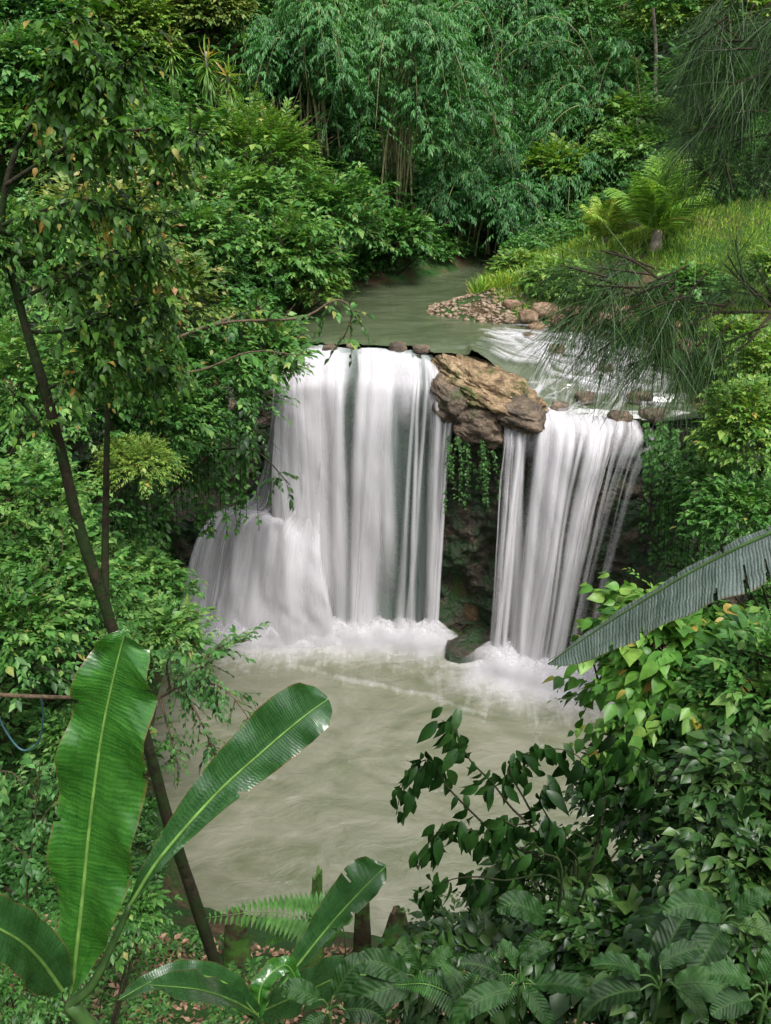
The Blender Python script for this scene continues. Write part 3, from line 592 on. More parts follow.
def bush(label, px, py, Y, rx, rz, M=500, K=7, leaf=.15, T=T_d5, mat=None, tint=.5, name='shrub', cat='shrub', group=None, droop=.3, ldroop=.2, L=None, yellow=.01, trunk=None, tvar=.16, upb=.35, stem=.03, nst=6, shell=.5, ry=None, phi=55, bark=None, down=.35, pairs=False, lump=.35, root=None, minup=.3, ctint=.32, twigtube=False, jit=.35):
    SEED[0] += 1; r = np.random.default_rng(SEED[0]); rad = np.array([rx, ry or rx * .85, rz]); c, sc = place(px, py, Y, rad, minup); rad = rad * sc; leaf = leaf * (.4 + .6 * sc)
    g = near_ground(c) if root is None else np.array([root[0], root[1], gz(*root)], float)
    o = thing(name, g, label, cat, group); tree = name.endswith('tree')
    sb = MB()
    if trunk:
        fork = g + (c - g) * .72; pts = bez([g - Z * .2, g + (fork - g) * .5 + r.normal(0, .1, 3), fork], 9); sb.tube(pts, np.linspace(trunk, trunk * .6, 9), 8)
        limbs(sb, r, fork, c, rad, nst, trunk * .45, dz=0)
    else: limbs(sb, r, g, c, rad, nst, stem)
    b, d, cl, k = crown_pts(r, c, rad * .86, M, shell, seed=SEED[0], down=down, lump=lump)
    dirs = d * np.array([1, 1, .7]) + Z * upb + r.normal(0, .35, (M, 3)); L = L or leaf * 3.0
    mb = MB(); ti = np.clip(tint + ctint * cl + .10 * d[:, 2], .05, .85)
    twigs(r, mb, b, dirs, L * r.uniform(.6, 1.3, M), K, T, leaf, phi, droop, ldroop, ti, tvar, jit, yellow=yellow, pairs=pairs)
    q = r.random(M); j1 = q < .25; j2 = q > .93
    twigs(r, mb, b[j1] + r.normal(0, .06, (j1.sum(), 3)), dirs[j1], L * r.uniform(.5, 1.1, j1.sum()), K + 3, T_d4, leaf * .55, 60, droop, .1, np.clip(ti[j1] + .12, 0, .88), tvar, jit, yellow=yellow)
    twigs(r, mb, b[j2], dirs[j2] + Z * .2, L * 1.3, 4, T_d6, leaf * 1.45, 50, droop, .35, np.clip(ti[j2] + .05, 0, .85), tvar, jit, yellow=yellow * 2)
    if not twigtube:
        for i in np.nonzero(q > .955)[0]: mb.tube(np.stack([b[i] - unit(dirs[i]) * L, b[i] + unit(dirs[i]) * L * .6, b[i] + unit(dirs[i]) * L * 1.5 - Z * .1 * L]), [leaf * .07, leaf * .05, leaf * .02], 4, mat=1)
    if twigtube:
        for i in range(0, M, 3): sb.tube(np.stack([b[i] - unit(dirs[i]) * L * .5, b[i], b[i] + unit(dirs[i]) * L * .45 - Z * droop * L * .25, b[i] + unit(dirs[i]) * L * .9 - Z * droop * L * .85]), [.006, .005, .003, .002], 4)
    sb.build('trunk' if tree else 'stem', bark or M_bark, o); mb.build('crown' if tree else 'foliage', [mat or M_leaf, bark or M_twig], o)
    return o

def bamboo(label, px, py, Y, h, spread, n, az, M=46, K=11, leaf=.155, mat=None, tint=.58, arch=1.0, hang=1.0, azs=.9):
    """culms rise from one foot and arch over; drooping sprays of leaves along them"""
    SEED[0] += 1; r = np.random.default_rng(SEED[0])
    g = hit(px, py, 12) if Y is None else at(px, py, Y); g = np.array([g[0], g[1], gz(g[0], g[1])])
    o = thing('bamboo_clump', g, label, 'bamboo', 'bamboo clumps on the far hillside'); sb = MB(); mb = MB()
    for k in range(n):
        a = az + r.normal() * azs; hh = h * r.uniform(.6, 1.1); sp = spread * r.uniform(.45, 1.15); dv = np.array([cos(a), sin(a), 0])
        s = g + r.normal(0, .35, 3) * np.array([1, 1, 0]) - Z * .2
        pts = bez([s, s + dv * sp * .12 + Z * hh * .45, s + dv * sp * .45 + Z * hh * .85, s + dv * sp * .8 + Z * hh * (.92 - .1 * arch), s + dv * sp * 1.1 + Z * hh * (.78 - .35 * arch)], 24)
        sb.tube(pts, np.linspace(.04, .008, 24), 5)
        M_ = int(M * 1.45); t = r.uniform(.30, 1, M_) ** .8; i = t * 22.9; i0 = i.astype(int); fr = (i - i0)[:, None]; b = pts[i0] * (1 - fr) + pts[i0 + 1] * fr
        th = r.uniform(0, 2 * pi, M_); dirs = np.stack([np.cos(th), np.sin(th), r.uniform(-.35, .6, M_)], -1) + dv * .35
        b = b + unit(dirs) * r.uniform(.05, .6, (M_, 1)) * (1 - .4 * t[:, None])
        ti = tint + .5 * fbm(b * .7, 2) + .08
        twigs(r, mb, b, dirs, r.uniform(.35, .75, M_), K, dia(.34, .2), leaf, 50, .5 * hang, .45, ti, .17, .35, yellow=.006)
    sb.build('culms', M_culm, o); mb.build('foliage', mat or M_bamb, o); return o

# ------------------------------------------------------------------ ground cover (nobody could count it)
def undergrowth():
    r = np.random.default_rng(7); mb = MB()
    def region(n, x0, x1, y0, y1, leaf, K, T, hmax, sel=None, L=3.0, mat=0):
        x = r.uniform(x0, x1, n); y = r.uniform(y0, y1, n); z = gz(x, y)
        dl = sdf(x, y, LOW); du = sdf(x, y, UPR); c = np.stack([x, y, z], -1) - CAM
        zc = c @ FW; u = (c @ RT) / np.maximum(zc, .1) * F; v = -(c @ UP) / np.maximum(zc, .1) * F
        ok = (dl > .25) & (du > .3) & (zc > 1) & (np.abs(u) < 560) & (v < 700) & (v > -640) & ~((x > .8) & (x < 7.5) & (y > 18) & (y < 26.5))
        if sel is not None: ok &= sel(x, y)
        x, y, z = x[ok], y[ok], z[ok]; m = len(x); nn = fbm(np.stack([x, y, x * 0], -1) * .9, 3)
        b = np.stack([x, y, z + (np.clip(.5 + nn * 1.2, 0, 1)) * hmax * r.random(m)], -1)
        th = r.uniform(0, 2 * pi, m); d = np.stack([np.cos(th), np.sin(th) - .3, r.uniform(.1, 1.1, m)], -1)
        twigs(r, mb, b, d, leaf * L * r.uniform(.6, 1.3, m), K, T, leaf, 55, .35, .2, np.clip(.42 + .4 * fbm(b * .55 + 9, 3), .05, .85), .16, .4, yellow=.008, mat=mat)
    flat = lambda x, y: (x > 3) & (y > 21) & (y < 29.5)
    region(150000, -28, 32, 27, 52, .165, 6, T_d5, 1.1, lambda x, y: ~flat(x, y))
    region(45000, -18, -1.5, 20.5, 31, .14, 6, T_d5, .8)
    region(15000, -16, -4, 8, 21.5, .13, 6, T_d5, .5)
    region(9000, 5, 14, 9, 20.5, .11, 6, T_d5, .6)
    region(4000, -8, -2.4, 5, 9, .07, 5, T_d4, .25)
    tag(mb.build('undergrowth', M_leaf), 'dense green undergrowth covering the valley slopes', kind='stuff')
undergrowth()

# ------------------------------------------------------------------ far hillside
bamboo('big bamboo clump drooping in a rounded dome over the far river bank', 395, 240, 33.5, 6.6, 3.0, 26, -1.6, azs=1.2, M=60)
bamboo('bamboo clump left of the rounded dome, its sprays hanging in tiers', 320, 215, 33, 5.6, 2.4, 20, -1.7, azs=1.1, M=52, tint=.55)
bamboo('long bamboo arching from the upper right down towards the river bend', 640, 150, 37.5, 9.0, 6.5, 20, pi * 1.02, azs=.22, M=70, arch=1.25)
bamboo('upright bamboo in the dark hollow at the top centre of the hillside', 500, 120, 41, 8.0, 3.0, 20, -1.6, azs=1.3, M=50, tint=.45)
bamboo('tall bamboo at the top edge above the rounded dome', 400, 80, 42, 8.0, 3.0, 22, -1.8, azs=1.1, M=50, tint=.55)
bamboo('low bamboo dipping over the water where the river bends', 470, 235, 34.5, 4.0, 2.6, 16, -1.5, azs=1.0, M=50, tint=.4)
bamboo('bamboo with straggling tips right of the river bend', 545, 215, 35.5, 5.0, 2.6, 18, -2.0, azs=.8, M=50, tint=.45)
bamboo('hanging bamboo beside the thin straight trunk', 610, 120, 39, 7, 2.5, 18, -1.6, azs=.9, M=50, tint=.5)
far = [
 ('leafy bush at the left edge behind the crown of the leaning tree', 12, 140, 27, 1.6, 1.3, M_leaf, .5), ('tree filling the left edge above the leaning tree trunk', 15, 80, 31, 2.0, 1.6, M_cool, .5),
 ('leafy tree at the top edge right of the two spiky columns', 262, 30, 44, 2.2, 1.9, M_cool, .5), ('olive tree at the top edge above the spiky columns', 208, 18, 44, 1.9, 1.5, M_brown, .5),
 ('bright green round tree in the upper left behind the dark leaning branch', 118, 35, 38, 2.1, 2.1, M_warm, .6), ('dark tree in the top left corner', 30, 25, 42, 2.6, 2.0, M_cool, .35),
 ('bushy tree at the top edge left of the tall bamboo', 330, 30, 45, 2.4, 1.9, M_leaf, .5), ('umbrella-shaped small tree with tiered leaves right of the spiky columns', 250, 68, 38, 1.7, .9, M_leaf, .6),
 ('leafy tree with bare stems showing between two bamboos', 300, 75, 40, 1.9, 1.2, M_leaf, .5), ('dark bush at the foot of the tall bamboo', 345, 95, 40, 1.8, 1.1, M_cool, .4),
 ('bright small tree with layered leaves below the arching bamboo', 610, 85, 39, 1.5, 1.3, M_leaf, .68), ('spreading tree with tiered leaf layers above the palms', 618, 125, 37, 2.3, 1.1, M_leaf, .6),
 ('low leafy tree behind the large palm', 650, 160, 35, 2.4, 1.1, M_leaf, .55), ('shaded tree behind the pine at the right edge', 745, 120, 38, 2.6, 2.2, M_leaf, .4),
 ('pale olive tree at the top right corner', 745, 25, 46, 3.0, 2.4, M_warm, .5), ('tree with yellowish top behind the straight trunk', 665, 15, 47, 1.9, 2.0, M_warm, .55),
 ('dark shrub left of the smaller palm under the arching bamboo', 560, 180, 35, 1.7, 1.1, M_dark, .5), ('leafy shrub at the foot of the slope right of the large palm', 715, 185, 33, 2.0, 1.1, M_leaf, .5),
 ('dense shrub behind the debris pile at the right edge', 765, 180, 32.5, 1.8, 1.4, M_cool, .4), ('mid green tree at the top centre between two bamboos', 450, 12, 47, 2.4, 2.0, M_leaf, .5),
 ('tree above the arching bamboo at the top edge', 560, 8, 48, 2.8, 2.0, M_cool, .45),
]
for lab, px, py, Yd, rx, rz, m_, ti in far:
    bush(lab, px, py, Yd, rx, rz, int(330 * rx * rx) + 450, 7, .165, T_d5, m_, min(.78, ti + .16), 'broadleaf_tree' if 'tree' in lab else 'shrub', 'tree' if 'tree' in lab else 'shrub', 'trees and shrubs on the far hillside', upb=.5, trunk=.09, bark=M_pale, nst=7)
# two bare trunks that stand out
def bare_trunk(label, pix, Y, r0, name='slender_tree', crown=None, fork=None):
    p_ = [at(a, b, Y) for a, b in pix]; g = p_[0].copy(); g[2] = min(g[2], gz(g[0], g[1])) - .2
    o = thing(name, g, label, 'tree'); sb = MB().tube(bez([g] + p_, 16), np.linspace(r0, r0 * .6, 16), 8)
    tk = sb.build('trunk', M_pale, o)
    if fork: MB().tube(bez([at(a, b, Y) for a, b in fork], 8), np.linspace(r0 * .6, r0 * .3, 8), 6).build('limb', M_pale, tk)
    mb = MB(); SEED[0] += 1; r = np.random.default_rng(SEED[0])
    c = p_[-1] + Z * .3; b, d, cl, k = crown_pts(r, c, np.array([1.5, 1.3, .8]), 420, .4, seed=SEED[0])
    twigs(r, mb, b, d + Z * .3, .55, 7, T_d5, .2, tint=.5 + .3 * cl, yellow=.01); mb.build('crown', M_leaf, o); return o
bare_trunk('tall straight pale trunk rising beside the arching bamboo', [(656, 130), (655, 90), (656, 50), (653, 8)], 36.6, .10)
bare_trunk('short pale forked trunk between the palms and the pine', [(719, 150), (715, 128), (712, 112), (708, 92)], 34, .09, fork=[(713, 120), (718, 110), (722, 96)])

def spiky(label, px, py, Y, h, n=190):
    SEED[0] += 1; r = np.random.default_rng(SEED[0]); hp = hit(px, py + 40, 12); k_ = min(1, (hp[1] - .6) / Y); Y *= k_; h *= k_; t_ = at(px, py, Y); g = np.array([t_[0], t_[1], min(gz(t_[0], t_[1]), t_[2] - h)])
    o = thing('dracaena', g, label, 'dracaena', 'spiky columns of drooping strap leaves'); MB().tube(bez([g - Z * .2, .5 * (g + t_), t_], 8), np.linspace(.07, .05, 8), 7).build('stem', M_pale, o)
    mb = MB(); z = r.random(n) ** .8; th = np.arange(n) * 2.4; b = t_ - Z * (z * h * .62)[:, None]
    el = np.interp(z, [0, .12, .3, 1], [1.3, .5, -.5, -1.4]); d = np.stack([np.cos(th) * np.cos(el), np.sin(th) * np.cos(el), np.sin(el)], -1) + r.normal(0, .08, (n, 3))
    T = strip([(0, .03, 0), (.3, .06, .02), (.7, .05, -.05), (1, .005, -.2)], .3)
    mb.leaves(T, b + np.stack([np.cos(th), np.sin(th), th * 0], -1) * .06, d, Z + np.stack([np.cos(th), np.sin(th), th * 0], -1) * .8, k_ * r.uniform(.46, .66, n), np.clip(np.interp(z, [0, .15, .3, 1], [.95, .9, .7, .6]) + r.normal(0, .08, n), 0, 1))
    mb.build('foliage', M_warm, o)
spiky('tallest spiky column of drooping strap leaves, leftmost of three on the hillside', 170, 36, 36, 3.6, 300)
spiky('middle spiky column of drooping strap leaves with a yellow tip', 206, 52, 35.5, 3.0, 260)
spiky('shortest spiky plant of drooping strap leaves just right of the two columns', 228, 72, 35, 2.0, 170)

# plume-leaved shrub
bush('yellow-green shrub with long feathery plumes above the left slope', 262, 165, 28.5, 1.7, 1.5, 620, 16, .15, dia(.3), M_warm, .55, L=1.05, droop=.3, ldroop=.05, pairs=True, phi=62, jit=.15, upb=.6)

# ------------------------------------------------------------------ left slope
slope = [
 # label, px, py, Y, rx, rz, leaf, mat, tint, yellow
 ('broad-leaved bush below the yellow-green plumes', 235, 215, 25.5, 1.7, 1.3, .17, M_leaf, .6, .01), ('round bush hanging over the calm water left of the bamboo dome', 330, 220, 27.5, 1.5, 1.4, .16, M_leaf, .55, .01),
 ('leafy bush at the waterline below the bamboo dome', 400, 240, 29.8, 1.6, .9, .15, M_cool, .45, .0), ('pale-leaved bush on the bank left of the calm water', 285, 265, 24.5, 1.5, 1.2, .16, M_leaf, .62, .015),
 ('low trailing bush dipping into the river left of the gravel bar', 310, 290, 24.6, .9, .7, .11, M_warm, .5, .02), ('brownish bush in the middle of the left slope', 155, 185, 26, 1.6, 1.1, .13, M_brown, .55, .04),
 ('dull brown bush high on the left slope', 75, 165, 27, 1.8, 1.1, .13, M_brown, .5, .05), ('bright leafy bush left of the plume shrub', 195, 150, 29, 1.4, 1.0, .16, M_leaf, .66, .01),
 ('bush with reddish young leaves in the middle of the left slope', 110, 250, 19.5, 1.6, 1.1, .14, M_brown, .6, .10), ('leafy bush under the brownish bush', 190, 245, 22, 1.4, 1.0, .15, M_leaf, .5, .02),
 ('shaded bush by the leaning trunk', 40, 270, 17.5, 1.5, 1.2, .13, M_leaf, .45, .03), ('bush with pinkish tips left of the long bare branch', 140, 310, 17, 1.5, 1.0, .13, M_brown, .5, .08),
 ('bush overhanging the edge of the wider waterfall', 262, 360, 18.6, 1.25, 1.15, .14, M_leaf, .5, .04), ('dark bush below the long bare branch', 205, 385, 17.2, 1.4, 1.3, .12, M_leaf, .4, .02),
 ('light green bush left of the leaning trunk, half way down', 20, 400, 14, 1.2, 1.2, .10, M_cool, .65, .01), ('dark bush between the leaning trunk and its second stem', 85, 400, 15, 1.2, 1.3, .10, M_leaf, .4, .02),
 ('leafy bush beside the second stem', 150, 430, 15.5, 1.1, 1.1, .10, M_leaf, .42, .02), ('dense small-leaved bush at the left edge above the fallen branch', 35, 520, 12.2, 1.3, 1.2, .085, M_cool, .62, .01),
 ('small-leaved bush behind the leaning trunk foot', 60, 600, 11.2, 1.1, 1.0, .08, M_cool, .58, .01), ('small-leaved bush at the water left of the lower cascade', 140, 590, 14.5, .9, .9, .09, M_cool, .55, .01),
 ('bush at the left edge behind the upright banana leaf', 20, 640, 10.2, .9, .8, .075, M_cool, .55, .02), ('bush right of the upright banana leaf above the pool', 165, 640, 12.6, .65, .5, .08, M_cool, .62, .02),
 ('low bush under the fallen branch', 90, 750, 10, .8, .6, .075, M_leaf, .5, .02),
]
for lab, px, py, Yd, rx, rz, lf, m_, ti, ye in slope:
    lf = max(lf, .10) * 1.12
    bush(lab, px, py, Yd, rx, rz, int(300 * rx * rz * (.14 / lf) ** 1.3) + 170, 7, lf, T_d5, M_leaf if m_ is M_cool else m_, min(.70, ti + .02), group='bushes on the left slope', yellow=ye, lump=.55, shell=.45, ctint=.5, tvar=.2)
# pale feathery shrub and hanging vines
bush('pale straw-coloured feathery shrub against the dark bank', 138, 468, 14.2, .62, .5, 420, 12, .06, dia(.3), M_warm, .8, L=.34, pairs=True, phi=60, ctint=.15, yellow=.05)
def vine_curtain(label, pxs, ytop, ybot, Yd, n, leaf, mat, tint):
    SEED[0] += 1; r = np.random.default_rng(SEED[0]); tops = []
    for k in range(n):
        px = r.uniform(*pxs); Y_ = Yd + r.normal(0, .35); tops.append((px, Y_))
    g = at(.5 * sum(pxs), ytop, Yd); o = thing('hanging_vine', g, label, 'vine', 'vines hanging down the rock banks'); sb = MB(); mb = MB()
    for px, Y_ in tops:
        a = at(px, ytop + r.uniform(-20, 30), Y_ + .4); b = at(px + r.normal(0, 4), ytop + (ybot - ytop) * r.uniform(.35, 1), Y_)
        pts = bez([a, a + (b - a) * .3 + np.array([0, -.25, .05]), b], 10); sb.tube(pts, .007, 4)
        K = int(max(8, np.linalg.norm(b - a) / leaf * 2.4)); t = np.sort(r.random(K)); i = np.minimum((t * 9).astype(int), 8); fr = (t * 9 - i)[:, None]; q = pts[i] * (1 - fr) + pts[i + 1] * fr
        s = np.where(np.arange(K) % 2, 1, -1); d = np.stack([s * .8 + r.normal(0, .3, K), r.normal(-.35, .3, K), r.normal(-.75, .25, K)], -1)
        mb.leaves(T_d6, q, d, np.array([0, -.8, .7]) + r.normal(0, .3, (K, 3)), leaf * r.uniform(.7, 1.2, K), np.clip(tint + r.normal(0, .15, K), 0, .9))
    sb.build('stem', M_bark, o); mb.build('foliage', mat, o)
vine_curtain('curtain of small-leaved vines hanging on the dark bank left of the wider waterfall', (150, 255), 400, 540, 17.3, 60, .13, M_leaf, .5)
vine_curtain('vines hanging down the brown bank right of the narrower waterfall', (640, 735), 440, 600, 17.3, 60, .12, M_leaf, .42)
vine_curtain('small vines trailing on the dark rock between the two waterfalls', (448, 500), 440, 520, 19.35, 20, .075, M_leaf, .4)
vine_curtain('vines trailing from the far left slope behind the second stem', (95, 180), 440, 560, 15.2, 30, .11, M_leaf, .45)

# ------------------------------------------------------------------ right bank
def bank_grass():
    r = np.random.default_rng(21); mb = MB()
    def reg(n, x0, x1, y0, y1, ln, dens):
        x = r.uniform(x0, x1, n); y = r.uniform(y0, y1, n); du = sdf(x, y, UPR); k = fbm(np.stack([x, y, x * 0], -1) * .7, 3)
        ok = (du > .35) & (k > dens) & (x > 2.6); x, y, k = x[ok], y[ok], k[ok]; m = len(x); b = np.stack([x, y, gz(x, y) - .02], -1)
        d = np.stack([r.normal(0, .5, m), r.normal(-.1, .5, m), np.ones(m)], -1)
        tt = np.clip(.55 + .35 * k + r.normal(0, .15, m), 0, .92); tt = np.where(r.random(m) < .12, r.uniform(.93, 1, m), tt)
        mb.leaves(T_blade, b, d, r.normal(size=(m, 3)), ln * r.uniform(.5, 1.3, m), tt)
    reg(70000, 3, 16, 21.5, 31, .20, -.35); reg(9000, 2.6, 6.5, 25.5, 30.5, .5, -.2)
    tag(mb.build('grass', M_grass), 'rough yellow-green grass on the right bank above the falls', kind='stuff')
bank_grass()
def pebbles():
    r = np.random.default_rng(33); v0, f0 = blob(r, (1, 1, .6), 1, 1, .3); mb = MB(); n = 5200
    x = r.uniform(1.2, 6.6, n); y = r.uniform(22.2, 28.5, n); du = sdf(x, y, UPR); ok = (du > -.05) & (du < 1.5 - .25 * np.maximum(0, x - 4)) & (x < 5.6); x, y = x[ok], y[ok]
    for i in range(len(x)):
        s = .03 + .06 * r.random() ** 3; a = r.uniform(0, 6.28); R_ = np.array([[cos(a), -sin(a), 0], [sin(a), cos(a), 0], [0, 0, 1]])
        mb.add((v0 * s * r.uniform(.7, 1.3, 3)) @ R_.T + np.array([x[i], y[i], float(gz(x[i], y[i])) + s * .2]), f0, r.random())
    tag(mb.build('gravel', M_gravel), 'bar of brown pebbles and gravel in the bend of the river', kind='stuff')
pebbles()
r = np.random.default_rng(44)
def boulders(spots, group, label, mat):
    for k, (px, py, Yd, s) in enumerate(spots):
        c = at(px, py, Yd); wet_ = 'in the' in group; g = float(gz(c[0], c[1])); c[2] = max(g, min(c[2], g + .5)) + s * .15 if not (21.45 <= Yd <= 21.8 and py < 354) else 7.5
        if wet_: c = at(px, py, Yd)
        if 'rapids' in group and wet_: c[2] = float(wz(c[0], c[1])) + .03
        v, f = blob(r, np.array([1.2, 1, .75]) * s * r.uniform(.85, 1.15, 3), 10 + k, 3, .45, 1.2, .3)
        tag(MB().add(v + c, f).build('boulder', mat, org=c), label, 'boulder', group)
boulders([(528, 318, 23.6, .22), (545, 312, 23.9, .25), (560, 322, 23.4, .2), (578, 316, 23.5, .3), (600, 322, 23.1, .24), (622, 318, 23.2, .3), (645, 326, 22.8, .26), (512, 308, 24.6, .18), (665, 335, 22.2, .28), (535, 330, 23, .2), (690, 350, 21.4, .26)],
         'brown boulders along the far edge of the rapids', 'brown boulder half buried along the far grassy edge of the rapids', M_bould)
boulders([(672, 436, 18.7, .34), (690, 448, 18.5, .30), (700, 428, 18.8, .36), (683, 425, 18.9, .28), (706, 442, 18.4, .26), (668, 452, 18.4, .24), (718, 418, 19, .32), (655, 446, 18.6, .2)],
         'pinkish boulders heaped at the right end of the lip', 'pinkish brown boulder in the heap at the right end of the fall lip', M_bould)
boulders([(330, 352, 21.5, .15), (352, 349, 21.75, .12), (398, 349, 21.7, .17), (421, 351, 21.5, .15), (306, 362, 21.3, .22)], 'wet stones along the lip of the wider waterfall', 'small grey wet stone on the lip of the wider waterfall', M_brock)
boulders([(528, 349, 22.2, .16), (556, 358, 21.6, .2), (604, 366, 21, .18), (585, 392, 20.2, .2), (640, 388, 20.2, .22), (560, 405, 19.9, .16), (655, 408, 19.6, .24), (620, 412, 19.5, .2)], 'wet stones in the rapids', 'dark wet stone breaking the rapids above the narrower waterfall', M_brock)
boulders([(470, 655, 19.3, .45), (352, 650, 19.6, .28), (480, 640, 19.6, .35)], 'dark wet boulders at the foot of the falls', 'dark wet boulder in the foam at the foot of the falls', M_cliff)

def palm(label, px, py, Y, n, L, el0, seed, tint=.6, dead=1):
    r = np.random.default_rng(seed); c = at(px, py, Y); g = np.array([c[0], c[1], gz(c[0], c[1])]); c[2] = max(c[2], g[2] + .3)
    o = thing('coconut_palm', g, label, 'palm', 'young palms on the right bank')
    MB().tube(bez([g - Z * .2, .5 * (g + c), c + Z * .2], 8), np.linspace(.2, .13, 8), 9).build('trunk', M_pale, o)
    for k in range(n):
        th = 2.4 * k + r.normal() * .2; e = radians(el0) * (1 - .55 * k / n) + .15; l = L * r.uniform(.8, 1.1); dead_ = k >= n - dead
        if dead_: e = -.15
        h = np.array([cos(th), sin(th), 0]); s = np.linspace(0, 1, 14)[:, None]
        pts = c + l * (h * (cos(e) * s + .12 * s ** 2) + Z * (sin(e) * s - (.30 + .22 * (1 - e)) * s ** 2.6))
        fr = MB().tube(pts, np.linspace(.025, .005, 14), 5, .9)
        m = 44; t = np.linspace(.12, .98, m); i = np.minimum((t * 13).astype(int), 12); f_ = (t * 13 - i)[:, None]; q = pts[i] * (1 - f_) + pts[i + 1] * f_; tg = unit(pts[i + 1] - pts[i])
        for sg in (-1, 1):
            side = unit(np.cross(tg, Z)) * sg; nn = np.cross(side, tg) * sg
            d = side * .8 + tg * .65 - Z * .28 + r.normal(0, .06, (m, 3)); ll = l * .30 * np.sin(pi * (t * .86 + .1)) ** .6
            T = strip([(0, .012, 0), (.35, .045, .01), (.75, .032, -.08), (1, .003, -.22)], .4)
            fr.leaves(T, q, d, nn + Z * .2, ll, np.clip(tint + .1 * r.normal(size=m) + (.35 if dead_ else 0), 0, 1))
        fr.build('frond', M_palm, o)
palm('larger young coconut palm with arching yellow-green fronds on the right bank', 655, 252, 26.2, 12, 2.7, 86, 61, .68)
palm('smaller yellowing palm left of the larger palm', 604, 252, 27.2, 10, 1.7, 78, 62, .85)
bank = [
 ('bright rounded shrub at the right edge above the boulders heap', 745, 440, 15.5, 1.0, 1.1, .10, M_warm, .62), ('shrub at the right edge below the pine branch', 765, 375, 17.5, .9, .9, .10, M_warm, .66),
 ('low shrub on the brown bank right of the narrower waterfall', 740, 520, 14.5, 1.0, .8, .10, M_leaf, .5), ('weedy shrub behind the grey banana leaf', 715, 500, 16.2, .8, .6, .10, M_leaf, .5),
 ('low leafy plant beneath the larger palm', 690, 290, 23.5, .8, .45, .14, M_leaf, .6), ('leafy plant on the bank between the gravel bar and the smaller palm', 560, 285, 25.5, .9, .5, .14, M_warm, .62),
 ('weedy clump beside the gravel bar', 520, 272, 27.5, .8, .5, .13, M_warm, .6), ('small bush with yellow leaves on the grassy bank at the right edge', 768, 275, 22, .5, .45, .13, M_warm, .7),
 ('shrub right of the rapids under the pine branch', 735, 345, 20.2, .8, .5, .11, M_warm, .6),
]
for lab, px, py, Yd, rx, rz, lf, m_, ti in bank:
    bush(lab, px, py, Yd, rx, rz, int(560 * rx * rz * (.12 / lf) ** 1.3) + 200, 7, lf, T_d5, m_, ti, group='shrubs on the right bank')
deb = at(735, 214, 29.3); deb[2] = gz(deb[0], deb[1]); mb = MB(); r = np.random.default_rng(3)
for k in range(26):
    a = deb + np.array([r.uniform(-1, 1), r.uniform(-.4, .4), r.uniform(.02, .35)]); d = unit(np.array([r.normal(), r.normal() * .5, r.normal() * .15])) * r.uniform(.3, .9)
    mb.tube(np.stack([a - d, a + r.normal(0, .04, 3), a + d]), [.03, .035, .02], 5)
tag(mb.build('brush_pile', M_pale, org=deb), 'heap of grey cut branches at the back of the grassy bank', 'brush pile')

# ------------------------------------------------------------------ leaning tree on the left, close to the camera
def leaning_tree():
    pix = [((224, 990), 7.1), ((206, 935), 6.95), ((188, 880), 6.85), ((168, 820), 6.7), ((148, 745), 6.55), ((125, 670), 6.4), ((105, 605), 6.3), ((80, 530), 6.2), ((62, 455), 6.1), ((45, 390), 6.0), ((28, 335), 5.95), ((12, 275), 5.9), ((2, 225), 5.85), ((6, 185), 5.8), ((16, 150), 5.8)]
    p_ = np.array([at(*a, b) for a, b in pix]); g = p_[0].copy(); g[2] = gz(g[0], g[1])
    o = thing('leaning_tree', g, 'thin dark tree leaning left across the pool with a leafy crown at upper left', 'tree')
    r = np.random.default_rng(11); sb = MB().tube(np.vstack([[g - Z * .2], bez(p_, 60)]), np.concatenate([[.10], np.linspace(.068, .016, 60) * (1 + .22 * fbm(np.stack([np.arange(60) * .35, np.zeros(60), np.zeros(60)], -1), 3))]), 10)
    st = np.array([at(*a, b) for a, b in [((106, 608), 6.3), ((105, 560), 6.35), ((106, 500), 6.4), ((107, 440), 6.45), ((108, 400), 6.5), ((112, 350), 6.5)]]); sb.tube(bez(st, 20), np.linspace(.036, .014, 20), 8)
    br = [([(62, 455), (40, 425), (15, 395), (-10, 370)], 6.1), ([(75, 525), (50, 505), (27, 490)], 6.2), ([(3, 225), (30, 215), (90, 200), (150, 215)], 5.8), ([(6, 185), (45, 160), (95, 135), (160, 130), (205, 135)], 5.7), ([(16, 150), (40, 110), (60, 60), (80, 10)], 5.8), ([(20, 300), (60, 280), (110, 262), (160, 255)], 5.9), ([(10, 270), (-20, 230)], 5.9), ([(26, 332), (70, 330), (120, 310), (165, 300)], 6.0), ([(110, 380), (140, 360), (165, 365)], 6.5), ([(45, 390), (85, 372), (130, 345)], 6.0), ([(40, 110), (80, 90), (130, 60)], 5.7)]
    mb = MB()
    for k, (pp, Yb) in enumerate(br):
        c_ = bez([at(a, b, Yb - .12 * j) for j, (a, b) in enumerate(pp)], 24); sb.tube(c_, np.linspace(.014, .003, 24), 6)
        M = 120 if k not in (0, 1) else 20; i = r.integers(6, 24, M); b = c_[i]; dv = unit(c_[-1] - c_[0])
        dirs = dv * .5 + r.normal(0, .6, (M, 3)) - Z * .25
        po = twigs(r, mb, b, dirs, r.uniform(.12, .36, M), 8, T_drop, .058, 50, .35, .4, np.clip(.4 + r.normal(0, .12, M), 0, .8), .15, .4, yellow=.04)
        for q in range(0, M, 2): sb.tube(np.vstack([b[q:q + 1], po[q][[2, 5]]]), [.005, .003, .002], 4)
    sb.build('trunk', M_bark, o); mb.build('crown', M_dark, o)
leaning_tree()
